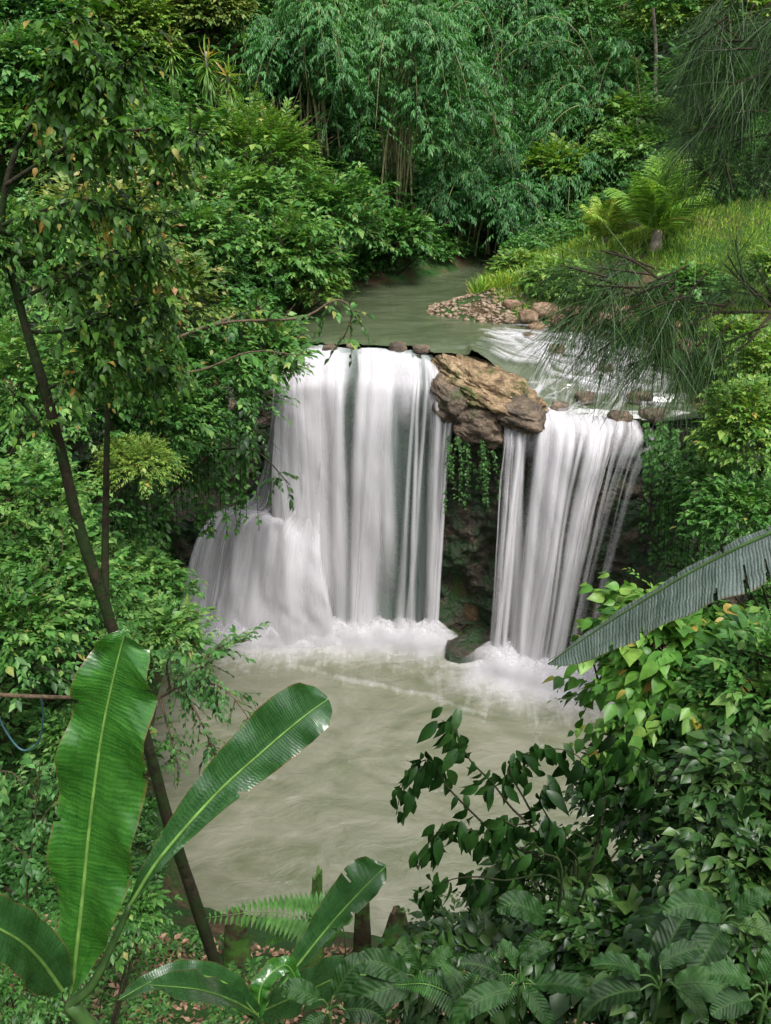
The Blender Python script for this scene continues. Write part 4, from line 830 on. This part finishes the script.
def branch_bush(name, label, cat, main, subs, Y, r0, mat, leaf, T, M, K, tl, tint, bark, yellow=.02, droop=.3, ldroop=.25, t_start=.15, group=None, veinless=True, gdrop=0.0, down=.15):
    """a spreading branch with explicit path: main is [(px, py, Y)...] root first"""
    SEED[0] += 1; r = np.random.default_rng(SEED[0]); c_ = bez([at(*q) for q in main], 40); g = c_[0].copy(); root = near_ground(g, .05)
    o = thing(name, root, label, cat, group); sb = MB().tube(np.vstack([[root - Z * .1], c_]) if g[2] - root[2] > .05 else c_, np.linspace(r0, r0 * .3, 41 if g[2] - root[2] > .05 else 40), 8); mb = MB()
    curves = [c_] + [bez([at(*q) for q in s_], 24) for s_ in subs]
    for k, cv_ in enumerate(curves):
        if k: sb.tube(cv_, np.linspace(r0 * .5, r0 * .15, 24), 6)
        n = len(cv_); m = M if k == 0 else max(6, M // 2); i = r.integers(int(n * (t_start if k == 0 else .15)), n, m); b = cv_[i]; dv = unit(cv_[-1] - cv_[0])
        dirs = dv * .5 + r.normal(0, .55, (m, 3)) - Z * down
        po = twigs(r, mb, b, dirs, tl * r.uniform(.5, 1.2, m), K, T, leaf, 52, droop, ldroop, np.clip(tint + r.normal(0, .12, m), 0, .85), .14, .3, yellow=yellow)
        for q in range(m): sb.tube(np.vstack([b[q:q + 1], po[q][[K // 3, -1]]]), [r0 * .2, r0 * .12, r0 * .07], 4)
    sb.build('stem', bark, o); mb.build('foliage', mat, o); return o
branch_bush('overhanging_tree', 'small tree holding a long bare branch out over the calm river', 'tree', [(60, 420, 14.5), (120, 365, 14.2), (185, 335, 14), (240, 315, 13.8), (262, 308, 13.7)], [[(185, 335, 14), (230, 322, 13.6), (300, 318, 13.4), (335, 300, 13.5), (352, 312, 13.5), (343, 340, 13.6)], [(120, 365, 14.2), (190, 372, 13.8), (250, 352, 13.6), (300, 355, 13.5)]], 14, .05, M_leaf, .14, T_drop, 36, 7, .45, .45, M_twig, yellow=.1)
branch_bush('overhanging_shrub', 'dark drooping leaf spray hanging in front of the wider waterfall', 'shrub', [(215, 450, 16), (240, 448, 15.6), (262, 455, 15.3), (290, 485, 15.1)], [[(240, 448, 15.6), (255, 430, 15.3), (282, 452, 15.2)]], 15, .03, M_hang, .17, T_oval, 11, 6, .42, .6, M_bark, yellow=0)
branch_bush('water_shrub', 'small-leaved shrub leaning right over the pool from a curved branch', 'shrub', [(-20, 694, 8.4), (45, 697, 8.3), (95, 698, 8.2), (150, 700, 8.1), (185, 682, 8.0), (206, 664, 7.9)],
            [[(185, 682, 8), (215, 650, 7.8), (250, 640, 7.7)], [(190, 678, 8), (225, 690, 7.8), (250, 720, 7.7)], [(180, 685, 8), (200, 720, 7.8), (215, 755, 7.75)], [(170, 690, 8), (168, 660, 7.9), (190, 635, 7.8)], [(160, 698, 8), (170, 735, 7.9), (178, 765, 7.85)]], 8, .03, M_cool, .075, T_oval, 34, 8, .34, .55, M_twig, t_start=.7)
branch_bush('sapling', 'thin sapling with narrow leaves at the left edge beside the pool', 'sapling', [(18, 985, 6.6), (26, 900, 6.4), (34, 830, 6.3), (40, 760, 6.2)], [[(26, 900, 6.4), (50, 870, 6.3), (75, 850, 6.3)], [(30, 860, 6.35), (8, 840, 6.3), (-10, 830, 6.3)], [(34, 830, 6.3), (55, 800, 6.2), (68, 780, 6.2)], [(37, 800, 6.25), (15, 775, 6.2), (0, 770, 6.2)]], 6, .014, M_cool, .085, T_oval, 22, 7, .28, .6, M_twig)
h_ = [at(-12, 690, 8.6), at(4, 728, 8.6), at(22, 750, 8.55), at(38, 742, 8.5), at(43, 718, 8.45), at(41, 698, 8.42)]
tag(MB().tube(bez(h_, 40), .012, 8).build('hose', M_hose), 'thin blue-grey hose hanging in a loop from the fallen branch', 'hose')

# ------------------------------------------------------------------ terrace in the foreground: litter, stumps
def litter():
    r = np.random.default_rng(71); n = 9000; x = r.uniform(-6, 5, n); y = r.uniform(6.0, 8.6, n); k = fbm(np.stack([x, y, x * 0], -1) * 1.3, 2) > -.25; x, y = x[k], y[k]; m = len(x)
    b = np.stack([x, y, gz(x, y) + r.uniform(.0, .05, m)], -1); th = r.uniform(0, 6.28, m)
    mb = MB().leaves(T_d5, b, np.stack([np.cos(th), np.sin(th), r.normal(0, .25, m)], -1), Z + r.normal(0, .35, (m, 3)), r.uniform(.05, .12, m), r.random(m))
    tag(mb.build('leaf_litter', M_litter), 'brown fallen leaves on the bank above the pool', kind='stuff')
litter()
M_stump = barkmat('mossy_stump', (.02, .018, .01), (.07, .05, .03), (.05, .12, .02))
def stump(label, px, ytop, ybot, Y, wpx, mat, lean=0, jag=.12, cone=0):
    b = at(px, ybot, Y); t_ = at(px + lean, ytop, Y - .02); g = np.array([b[0], b[1], min(b[2], gz(b[0], b[1])) - .1]); rr = wpx / F * Y * 1.4 / 2
    v = np.linspace(0, 1, 14); a = np.linspace(0, 2 * pi, 25); A, B = np.meshgrid(a, v, indexing='ij')
    rad = rr * (1.25 - .35 * B - cone * B + .10 * np.sin(A * 3 + px) + .25 * fbm(np.stack([np.cos(A) * 1.5, np.sin(A) * 1.5, B * 3 + px], -1), 3))
    hgt = (1 - jag * (.5 + fbm(np.stack([np.cos(A) * 1.2, np.sin(A) * 1.2, A * 0 + px], -1), 3)) * B)
    q = g + (t_ - g) * (B * hgt)[..., None] + np.stack([np.cos(A) * rad, np.sin(A) * rad, A * 0], -1)
    mb = MB().grid(q); top = q[:, -1]; cen = top.mean(0) - Z * rr * .5
    k = len(top); mb.add(np.vstack([top, cen]), np.stack([np.arange(k - 1), np.arange(1, k), np.full(k - 1, k)], -1))
    tag(mb.build('tree_stump', mat, org=g), label, 'stump', 'stumps at the edge of the near bank')
stump('short dark stump with a flat top right of the leaning trunk', 235, 915, 950, 7.6, 24, M_stump)
stump('bright mossy stump leaning right behind the fern', 312, 868, 935, 7.5, 19, rockmat('moss', [(.3, (.03, .07, .015)), (.7, (.09, .17, .04))], 6, .04, .9), 6, .1, .45)
stump('bare brown stump, the tallest one on the near bank', 362, 850, 940, 7.6, 16, M_stump, 1, .15, .2)
stump('wide dark conical stump behind the drooping banana leaf', 392, 905, 955, 7.4, 46, M_stump, 6, .1, .6)

# ------------------------------------------------------------------ big leaves
def blade(mid, wid, fold=.25, nu=70, nv=9, wave=.02, seed=0, upv=None, tears=(), curl=0.0, prof=None, asym=(1, 1), twist=0.0):
    """a large leaf as a curved sheet: mid = midrib points; returns grid, uv, keep, midrib"""
    c = bez(mid, nu); tg = unit(np.gradient(c, axis=0)); r = np.random.default_rng(seed)
    up_ = np.asarray(upv if upv is not None else Z, float); side = unit(np.cross(tg, up_)); nn = np.cross(side, tg)
    if twist:
        a = np.linspace(0, twist, nu)[:, None]; side, nn = side * np.cos(a) + nn * np.sin(a), nn * np.cos(a) - side * np.sin(a)
    s = np.linspace(0, 1, nu); L = np.linalg.norm(np.diff(c, axis=0), axis=1).sum()
    w = wid * (prof(s) if prof else np.clip(np.sin(pi * np.clip(s * .97 + .03, 0, 1) ** .8), 0, 1) ** .55)
    v = np.linspace(-1, 1, 2 * nv + 1); Sg, Vg = np.meshgrid(s, v, indexing='ij')
    wv = np.where(Vg < 0, asym[0], asym[1]); ww = w[:, None] * wv * (1 + .05 * fbm(np.stack([Sg * 9 + seed, Vg * 0 + np.sign(Vg) * 3, Vg * 0], -1), 3))
    a = np.abs(Vg); lat = Vg * ww; h = a * ww * fold - curl * (a * ww) ** 2 / max(wid, 1e-3) + wave * a ** 1.5 * np.sin(Sg * L * 30 / max(L, .2) + np.sign(Vg) * 1.3 + 2 * fbm(np.stack([Sg * 6 + seed, Vg, Vg * 0], -1), 2)) + wave * .09 * a * np.sin(Sg * 170 + 9 * Vg)
    q = c[:, None] + side[:, None] * lat[..., None] + nn[:, None] * h[..., None] + tg[:, None] * (.10 * a * ww)[..., None]
    keep = np.ones((nu - 1, 2 * nv), bool)
    for (ts, sg, depth) in tears:
        i = int(ts * (nu - 1)); k = int(depth * nv)
        for j in range(k):
            jj = (2 * nv - 1 - j) if sg > 0 else j
            keep[i, jj] = False
            if j < k * .4 and i + 1 < nu - 1: keep[i + 1, jj] = False
    return q, np.stack([Sg * L, lat, Vg], -1), keep, c, L, nn
def bigleaf(parent, mid, wid, mat, rib=.008, stem=None, tint=.5, ribmat=None, name='leaf', norm=False, ribtint=.6, **kw):
    q, uv, keep, c, L, nn = blade(mid, wid, **kw)
    if norm: uv = uv / L
    lf = MB().grid(q, tint, 0, uv, keep).build(name, mat, parent)
    if rib: MB().tube(c + nn * rib * .25, np.linspace(rib, rib * .25, len(c)), 6, ribtint).build('midrib', ribmat or M_rib, lf)
    return lf
def petiole(parent, pts, r0, r1, mat=None, name='stalk'):
    return MB().tube(bez(pts, 20), np.linspace(r0, r1, 20), 8, .5).build(name, mat or M_stalk, parent)

# banana plant, left foreground
g = np.array([-.92, 2.62, 0]); g[2] = gz(g[0], g[1])
ban = thing('banana_plant', g, 'banana plant with one tall upright leaf in the left foreground', 'banana plant')
top_ = at(70, 1004, 2.6)
petiole(ban, [g - Z * .1, .5 * (g + top_), top_], .055, .032, name='pseudostem')
LP = lambda s: np.interp(s, [0, .04, .12, .25, .45, .6, .75, .88, .96, 1], [.02, .22, .55, .85, .96, .90, .82, .62, .34, .02])
bigleaf(ban, [at(72, 992, 2.55), at(82, 905, 2.62), at(90, 825, 2.68), at(102, 735, 2.72), at(116, 668, 2.74), at(126, 630, 2.75)], .235, M_ban, .010, fold=.34, wave=.040, seed=4, upv=(-.12, -1, .42), prof=LP, nu=130, nv=12, tears=((.55, 1, .12), (.78, 1, .3), (.4, -1, .2), (.3, 1, .15), (.66, -1, .3)), asym=(.62, 1.0))
bigleaf(ban, [at(130, 905, 2.75), at(160, 858, 2.82), at(215, 795, 2.95), at(263, 751, 3.03), at(302, 718, 3.07), at(328, 699, 3.1)], .155, M_ban_wet_dark, .009, fold=.12, wave=.016, seed=5, upv=(-.34, -.92, .15), prof=lambda s: np.interp(s, [0, .08, .2, .35, .55, .75, .9, .97, 1], [.10, .16, .32, .60, .9, 1, .85, .5, .06]), nu=110, nv=10, asym=(1.0, .7), tears=((.45, 1, .3),))
petiole(ban, [top_, at(92, 985, 2.62), at(112, 945, 2.68), at(130, 905, 2.75)], .024, .012)
bigleaf(ban, [at(62, 990, 2.5), at(40, 960, 2.42), at(10, 935, 2.3), at(-40, 915, 2.2), at(-90, 930, 2.1)], .12, M_ban_wet_dark, .009, fold=.15, wave=.012, seed=6, upv=(.1, -.4, .9), nu=70, asym=(.9, .9))  # darker leaf colour, standing in for the shade on this leaf
0 and bigleaf(ban, [at(85, 1006, 2.4), at(130, 998, 2.25), at(175, 1012, 2.15), at(205, 1040, 2.05)], .085, M_ban_wet_dark, .008, fold=.2, wave=.01, seed=7, upv=(0, -.2, 1), nu=70)
# second low banana leaf, curved
g2 = np.array([-.42, 2.95, 0]); g2[2] = gz(g2[0], g2[1]); b2 = thing('banana_plant', g2, 'young banana plant with arched leaves at the bottom edge left of centre', 'banana plant')
t2 = at(258, 1016, 2.95); petiole(b2, [g2 - Z * .1, .5 * (g2 + t2), t2], .03, .016, name='pseudostem')
bigleaf(b2, [t2, at(228, 985, 2.9), at(195, 975, 2.85), at(160, 978, 2.8), at(118, 1000, 2.75)], .06, M_ban_wet_dark, .006, fold=.4, wave=.008, seed=8, upv=(0, -.45, 1), nu=60)
bigleaf(b2, [t2, at(235, 1002, 2.8), at(200, 990, 2.6), at(150, 985, 2.45)], .10, M_ban_wet_dark, .006, fold=.2, wave=.008, seed=9, upv=(0, -.3, 1), nu=60)
bigleaf(b2, [t2, at(262, 985, 3.0), at(285, 965, 3.1), at(300, 985, 3.1)], .05, M_ban, .005, fold=.3, seed=19, upv=(0, -.5, 1), nu=50)
# drooping banana leaf, centre
g3 = np.array([-.55, 3.75, 0]); g3[2] = gz(g3[0], g3[1]); b3 = thing('banana_plant', g3, 'young banana plant with a slanting torn leaf beside the stumps', 'banana plant')
t3 = at(262, 1012, 3.75); petiole(b3, [g3 - Z * .1, t3], .035, .02, name='pseudostem')
bigleaf(b3, [t3, at(290, 975, 3.8), at(330, 925, 3.9), at(362, 890, 3.95), at(386, 866, 4.0)], .17, M_ban_wet_dark, .010, fold=.1, wave=.016, seed=10, upv=(-.35, -.8, .55), prof=lambda s: np.interp(s, [0, .2, .4, .6, .8, .92, 1], [.08, .22, .55, .85, 1, .75, .05]), nu=90, nv=10, asym=(1.0, .5), tears=((.5, 1, .6), (.62, 1, .4), (.72, -1, .5)))
bigleaf(b3, [t3, at(300, 995, 3.5), at(350, 975, 3.3), at(400, 985, 3.15)], .13, M_ban_wet_dark, .008, fold=.15, wave=.014, seed=12, upv=(0, -.35, 1), nu=70, tears=((.4, 1, .6), (.6, -1, .5)))
# banana leaf from the right
g4 = np.array([2.15, 3.05, 0]); g4[2] = gz(g4[0], g4[1]); b4 = thing('banana_plant', g4, 'banana plant reaching one long wet grey-green leaf in from the right edge', 'banana plant')
t4 = at(915, 505, 3.0); petiole(b4, [g4 - Z * .1, .5 * (g4 + t4) + np.array([.05, 0, 0]), t4], .07, .04, name='pseudostem')
petiole(b4, [t4, at(870, 500, 3.02), at(820, 515, 3.05), at(775, 530, 3.1)], .024, .014)
bigleaf(b4, [at(790, 525, 3.08), at(740, 547, 3.14), at(690, 573, 3.24), at(640, 603, 3.36), at(590, 635, 3.48), at(548, 664, 3.58)], .20, M_ban_sheen, .008, ribmat=M_stalk, ribtint=1.0, fold=-.16, wave=.005, seed=14, upv=(.12, -.38, .92), prof=lambda s: np.interp(s, [0, .06, .2, .4, .6, .8, .93, 1], [.55, .85, 1, .95, .82, .6, .3, .03]), nu=130, nv=10, asym=(1.0, .25), tears=((.2, -1, .6), (.45, 1, .4), (.3, -1, .35), (.6, -1, .3), (.12, -1, .5), (.72, -1, .3), (.08, 1, .6), (.27, 1, .7)))
bigleaf(b4, [t4, at(930, 440, 2.9), at(960, 360, 2.7), at(1010, 330, 2.5)], .16, M_ban, .01, fold=.1, seed=15, nu=60)

# ------------------------------------------------------------------ pine reaching in from the right
def pine():
    g = np.array([2.75, 3.3, 0]); g[2] = gz(g[0], g[1])
    o = thing('pine_tree', g, 'pine tree sending dark long-needled branches in from the right edge', 'pine tree')
    r = np.random.default_rng(81); tr = bez([g - Z * .2, g + np.array([-.05, .1, 3]), g + np.array([.02, .12, 6]), g + np.array([0, .1, 9.5])], 24); MB().tube(tr, np.linspace(.19, .07, 24), 12).build('trunk', M_pinebark, o)
    def branch(paths, tufts, nlen, n, Yj=.0, rad=.0065, gm=.7):
        sb = MB(); nb = MB()
        for pp in paths:
            c_ = bez([at(*q) for q in pp], 30); sb.tube(c_, np.linspace(rad * (1 if len(pp) > 3 else .7), rad * .4, 30), 7)
        for (px, py, Yt, dx, dy, dz, sc) in tufts:
            c_ = at(px, py, Yt); ax_ = unit(np.array([dx, dy, dz], float)); m = int(n * sc); ln = .14 * sc
            b = c_ - ax_ * ln * r.random((m, 1)); dd_ = ax_ * r.uniform(.15, 1.0, (m, 1)) + r.normal(0, .42, (m, 3)) - Z * gm * r.uniform(.3, 1.2, (m, 1))
            sb.tube(np.stack([c_ - ax_ * ln * 1.3, c_ - ax_ * ln * .5, c_]), [.0035, .003, .002], 5)
            nb.leaves(T_needle, b, dd_, Z + r.normal(0, .4, (m, 3)), nlen * r.uniform(.7, 1.15, m), np.clip(.45 + r.normal(0, .2, m), 0, .95))
        br = sb.build('branch', M_pinebark, o); nb.build('needles', M_pine, br)
    T1 = []
    for px, py, Yt, dx, dz in [(600, 268, 2.85, -1, .1), (575, 300, 2.8, -1, -.1), (620, 300, 2.82, -.8, -.4), (560, 265, 2.8, -1, .2), (645, 285, 2.85, -.7, -.3), (590, 330, 2.8, -.8, -.5), (630, 335, 2.8, -.5, -.7), (665, 320, 2.82, -.4, -.6), (610, 250, 2.9, -.8, .3), (690, 330, 2.9, -.3, -.6), (560, 320, 2.78, -.9, -.3), (655, 350, 2.8, -.3, -.8), (600, 350, 2.78, -.7, -.6), (680, 300, 2.9, -.6, .0), (640, 310, 2.75, -.8, -.2), (700, 360, 2.85, -.4, -.6), (675, 375, 2.82, -.5, -.7), (630, 365, 2.8, -.8, -.4), (720, 345, 2.9, -.5, -.3), (585, 285, 2.75, -.9, 0)]:
        T1.append((px, py, Yt, dx, r.normal(0, .25), dz, r.uniform(.8, 1.1)))
    branch([[(830, 318, 3.15), (771, 312, 3.0), (720, 312, 2.92), (670, 305, 2.87), (620, 285, 2.83), (580, 275, 2.8)], [(850, 260, 3.2), (775, 312, 3.0), (745, 345, 2.92), (700, 368, 2.86), (650, 365, 2.82)], [(720, 312, 2.92), (670, 330, 2.84), (610, 335, 2.8)], [(690, 308, 2.9), (640, 265, 2.86), (600, 250, 2.85)]], T1, .24, 150)
    T2 = []
    for px, py, Yt, dx, dz in [(725, 265, 2.9, -.6, .5), (740, 285, 2.95, -.5, .3), (735, 240, 2.95, -.3, .8), (755, 265, 3, -.3, .4), (720, 290, 2.9, -.8, .1)]: T2.append((px, py, Yt, dx, 0, dz, .8))
    branch([[(800, 330, 3.1), (765, 300, 3.0), (740, 275, 2.95), (728, 255, 2.92)]], T2, .14, 200, rad=.006, gm=.15)
    TC, paths = [], []
    for k in range(22):                      # unseen rest of the crown, added to shade the right foreground
        zt = r.uniform(14.6, 17.2); th = r.uniform(0, 2 * pi); L_ = r.uniform(1.0, 2.6) * (1 - .25 * (zt - 14.6) / 2.6); b0 = np.array([2.75, 3.4, zt - .3]); e0 = b0 + np.array([cos(th) * L_, sin(th) * L_, .25]); paths.append([b0, .5 * (b0 + e0) + Z * .1, e0])
        for j in range(6): TC.append((b0 + (e0 - b0) * r.uniform(.35, 1.05) + r.normal(0, .15, 3), np.array([cos(th), sin(th), .2])))
    sb = MB(); nb = MB()
    for pp in paths: sb.tube(bez(pp, 12), np.linspace(.03, .01, 12), 6)
    for c_, ax_ in TC:
        m = 80; nb.leaves(T_needle, c_ - unit(ax_) * .25 * r.random((m, 1)), unit(ax_) * r.uniform(.1, 1, (m, 1)) + r.normal(0, .5, (m, 3)) - Z * .2, Z + r.normal(0, .4, (m, 3)), .25 * r.uniform(.7, 1.1, m), .45 + 0 * ax_[0])
    br = sb.build('branch', M_pinebark, o); nb.build('needles', M_pine, br)
    T3 = []
    for k in range(44):
        px = r.uniform(680, 800); py = r.uniform(15, 170); T3.append((px, py, r.uniform(3.3, 3.8), -.6 + r.normal(0, .3), r.normal(0, .3), -.25 + r.normal(0, .3), r.uniform(.7, 1)))
    branch([[(880, 60, 3.4), (810, 70, 3.45), (750, 45, 3.5), (715, 20, 3.5)], [(810, 70, 3.45), (760, 90, 3.5), (710, 105, 3.5)], [(880, 120, 3.4), (800, 130, 3.5), (740, 140, 3.55), (700, 150, 3.6)]], T3, .23, 150)
pine()

# ------------------------------------------------------------------ foreground right: heart-leaved climber heap, hanging shrub, broad leaves
bush('bush heaped with heart-shaped leaves, some yellow, under the grey banana leaf', 690, 690, 4.35, .62, .62, 430, 5, .088, T_heart, M_heart, .58, name='climber_bush', cat='bush', yellow=.05, L=.26, droop=.4, ldroop=.55, stem=.018, twigtube=True, ry=.5, shell=.6, nst=8, upb=.3)
bush('dense small-leaved bush at the right edge beside the heart-leaved bush', 765, 715, 3.9, .42, .45, 420, 7, .06, T_oval, M_leaf, .5, L=.18, stem=.012, twigtube=True, ry=.4)
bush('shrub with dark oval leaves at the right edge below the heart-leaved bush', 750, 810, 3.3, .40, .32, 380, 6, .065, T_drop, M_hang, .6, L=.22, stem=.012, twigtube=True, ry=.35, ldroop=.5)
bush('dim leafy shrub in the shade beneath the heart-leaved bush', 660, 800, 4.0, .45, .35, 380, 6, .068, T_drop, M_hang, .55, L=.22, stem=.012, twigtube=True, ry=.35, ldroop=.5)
def hang_shrub():
    r = np.random.default_rng(91); g = np.array([.75, 3.35, 0]); g[2] = gz(g[0], g[1])
    o = thing('drooping_shrub', g, 'shrub with arching stems of dark hanging pointed leaves in front of the pool', 'shrub')
    sb = MB(); mb = MB()
    stems = [[(560, 900), (500, 840), (450, 790), (428, 760), (405, 780), (396, 815)], [(560, 900), (505, 800), (470, 760), (455, 730), (442, 720)], [(570, 900), (530, 810), (510, 770), (530, 752), (565, 750), (590, 765)], [(560, 905), (520, 850), (470, 830), (435, 835), (418, 870)], [(575, 900), (560, 840), (540, 800), (555, 778)], [(580, 905), (600, 830), (605, 780), (590, 780)], [(565, 905), (500, 880), (450, 880), (420, 905)], [(575, 905), (610, 860), (640, 820), (655, 780), (640, 750), (615, 745)], [(560, 900), (540, 850), (500, 820), (480, 850)], [(570, 900), (560, 860), (520, 870), (495, 905)], [(585, 905), (620, 880), (600, 850), (570, 830)]]
    for k, pp in enumerate(stems):
        Yb = 3.2 + .25 * r.normal() * .6; n = 36; c_ = bez([g] + [at(a, b, Yb + .02 * j) for j, (a, b) in enumerate(pp)], n); sb.tube(c_, np.linspace(.007, .002, n), 6)
        m = 42; t = r.uniform(.45, 1, m); i = np.minimum((t * (n - 1)).astype(int), n - 2); b = c_[i] + r.normal(0, .03, (m, 3))
        d = np.stack([r.normal(0, .35, m), r.normal(0, .35, m), -np.ones(m)], -1) + unit(c_[i + 1] - c_[i]) * .35
        mb.leaves(T_hang, b, d, np.stack([r.normal(0, .7, m), -np.ones(m), r.normal(.2, .4, m)], -1), .15 * r.uniform(.45, 1.15, m), np.clip(.4 + r.normal(0, .18, m), 0, .9))
    sb.build('stem', M_bark, o); mb.build('foliage', M_hang, o)
hang_shrub()
def broad_plant(label, px, py, Y, leaves, wid, mat=M_big, seed=0, name='broadleaf_plant', cat='plant', stalk=.007):
    b = at(px, py, Y); g = np.array([b[0], b[1], gz(b[0], b[1])]); o = thing(name, g, label, cat, 'broad-leaved plants in the foreground'); r = np.random.default_rng(seed)
    if b[2] > g[2]: petiole(o, [g - Z * .05, .5 * (g + b), b], stalk * 1.5, stalk)
    for k, (x0, y0, x1, y1, dy) in enumerate(leaves):
        a = at(x0, y0, Y + dy * .3); e = a + (at(x1, y1, Y + dy) - a) * r.uniform(.55, .95); L = np.linalg.norm(e - a); m1 = a + (e - a) * .35 + Z * L * .12; m2 = a + (e - a) * .7 + Z * L * .10
        petiole(o, [b, .5 * (a + b) + Z * .03, a], stalk * .7, stalk * .5)
        e = e - Z * L * r.uniform(-.05, .25); bigleaf(o, [a, m1, m2, e], L * wid * r.uniform(.85, 1.25), mat, .0026, ribmat=M_stalk, twist=r.normal(0, .35), norm=True, fold=.25, wave=.006, seed=seed * 10 + k, upv=(r.normal(0, .35), -.45 + r.normal(0, .25), 1), nu=40, nv=5, tint=float(np.clip(.48 + r.normal(0, .2), .1, .88)), ribtint=.0)
broad_plant('plant with big grey-green leaves catching the light near the right edge', 715, 930, 2.5, [(735, 905, 718, 850, .1), (720, 915, 640, 905, -.1), (735, 915, 790, 880, .0), (700, 925, 610, 955, -.15), (740, 925, 800, 950, -.2), (720, 930, 690, 985, -.3)], .24, seed=1)
broad_plant('plant with long ridged leaves at the bottom right', 660, 990, 2.2, [(640, 975, 560, 960, -.05), (660, 965, 735, 935, .1), (675, 985, 770, 1000, -.1), (640, 990, 560, 1020, -.15), (660, 985, 620, 925, .15), (680, 990, 720, 1035, -.2), (655, 975, 690, 905, .2)], .2, seed=2)
broad_plant('plant with drooping ridged leaves at the bottom centre', 520, 985, 2.5, [(500, 975, 430, 955, .0), (520, 965, 575, 930, .1), (510, 990, 440, 1025, -.15), (535, 985, 610, 1000, -.1), (520, 970, 480, 915, .15), (525, 990, 560, 1040, -.2)], .19, seed=3)
broad_plant('low plant with pointed leaves beside the slanting banana leaf', 420, 985, 2.8, [(405, 975, 350, 960, .0), (425, 970, 470, 935, .1), (410, 985, 340, 1010, -.1), (430, 985, 490, 1010, -.1), (420, 970, 395, 930, .1)], .2, seed=4)
broad_plant('plant with wide leaves beneath the drooping shrub', 560, 930, 3.0, [(545, 920, 490, 900, .0), (565, 915, 600, 870, .1), (570, 930, 640, 940, -.1), (550, 935, 500, 960, -.1)], .24, seed=5)
broad_plant('plant with dark leaves in the bottom right corner', 765, 1000, 2.0, [(750, 985, 690, 970, .0), (765, 980, 790, 920, .1), (750, 1000, 680, 1025, -.1), (775, 1000, 830, 1010, 0)], .25, seed=6)
broad_plant('plant with glossy leaves at the bottom edge right of the young banana', 330, 1010, 2.6, [(318, 1000, 270, 985, .0), (335, 995, 370, 950, .1), (345, 1010, 400, 1020, -.1), (325, 1015, 280, 1045, -.1)], .22, seed=7)
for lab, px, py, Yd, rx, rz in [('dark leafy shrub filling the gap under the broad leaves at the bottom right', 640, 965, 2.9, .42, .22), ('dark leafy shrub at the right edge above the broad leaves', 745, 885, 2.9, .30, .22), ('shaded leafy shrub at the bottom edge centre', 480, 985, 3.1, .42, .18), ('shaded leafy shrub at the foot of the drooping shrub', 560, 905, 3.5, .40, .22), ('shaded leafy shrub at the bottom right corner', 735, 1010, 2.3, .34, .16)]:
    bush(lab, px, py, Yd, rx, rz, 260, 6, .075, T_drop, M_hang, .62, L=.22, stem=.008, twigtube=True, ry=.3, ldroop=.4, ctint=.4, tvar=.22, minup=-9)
def fern(label, px, py, Y, fronds, seed, ft=.62):
    r = np.random.default_rng(seed); b = at(px, py, Y); g = np.array([b[0], b[1], gz(b[0], b[1])]); o = thing('fern', g, label, 'fern', 'ferns on the near bank')
    petiole(o, [g - Z * .05, .5 * (g + b), b], .008, .005)
    for pp in fronds:
        c_ = bez([b] + [at(a, c, Y + .03 * j) for j, (a, c) in enumerate(pp)], 30); mb = MB().tube(c_, np.linspace(.005, .0015, 30), 5, .8); L = np.linalg.norm(np.diff(c_, axis=0), axis=1).sum()
        m = 34; t = np.linspace(.15, .99, m); i = np.minimum((t * 29).astype(int), 28); q = c_[i]; tg = unit(c_[i + 1] - c_[i])
        for sg in (-1, 1):
            sd_ = unit(np.cross(tg, np.array([0, -.5, 1]))) * sg
            mb.leaves(dia(.3, .15), q, sd_ + tg * .35 - Z * .15, Z + np.array([0, -.5, 0]) + r.normal(0, .1, (m, 3)), L * .26 * (1 - t * .85), np.clip(ft + r.normal(0, .08, m), 0, .9))
        mb.build('frond', M_leaf, o)
fern('pale fern arching in front of the stumps', 345, 935, 4.6, [[(310, 918), (260, 912), (205, 918)], [(335, 905), (325, 890)], [(330, 925), (285, 930), (265, 945)]], 1)
fern('fern at the bottom edge under the broad leaves', 470, 1005, 2.7, [[(430, 985), (395, 985)], [(480, 975), (500, 950)], [(510, 985), (545, 985)], [(455, 980), (440, 960)]], 2, .3)
bush('low weeds in front of the pool between the banana stem and the leaning trunk', 130, 915, 6.6, .38, .22, 200, 7, .07, T_oval, M_leaf, .45, name='weed_clump', cat='weeds', L=.2, stem=.01, group='low weeds on the near bank')
bush('weeds at the left bottom corner behind the dark banana leaf', 20, 970, 5.4, .6, .3, 320, 7, .06, T_oval, M_leaf, .45, name='weed_clump', cat='weeds', L=.2, stem=.01, group='low weeds on the near bank')
bush('weeds at the bottom edge between the two young bananas', 250, 1005, 5.2, .4, .13, 120, 7, .06, T_oval, M_leaf, .42, name='weed_clump', cat='weeds', L=.2, stem=.01, group='low weeds on the near bank')
def reed(label, px, y0, y1, Y, lean):
    a = at(px, y0, Y); e = at(px + lean, y1, Y); g = np.array([a[0], a[1], gz(a[0], a[1])]); o = thing('grass_stalk', g, label, 'grass stalk')
    bigleaf(o, [g, a, .5 * (a + e), e], .012, M_leaf, 0, nu=30, nv=2, tint=.5, fold=.4)
reed('single upright grass stalk in front of the pool left of the drooping shrub', 422, 960, 872, 3.4, 16)
for o in list(S.objects):
    if '_w' in o.keys(): del o['_w']
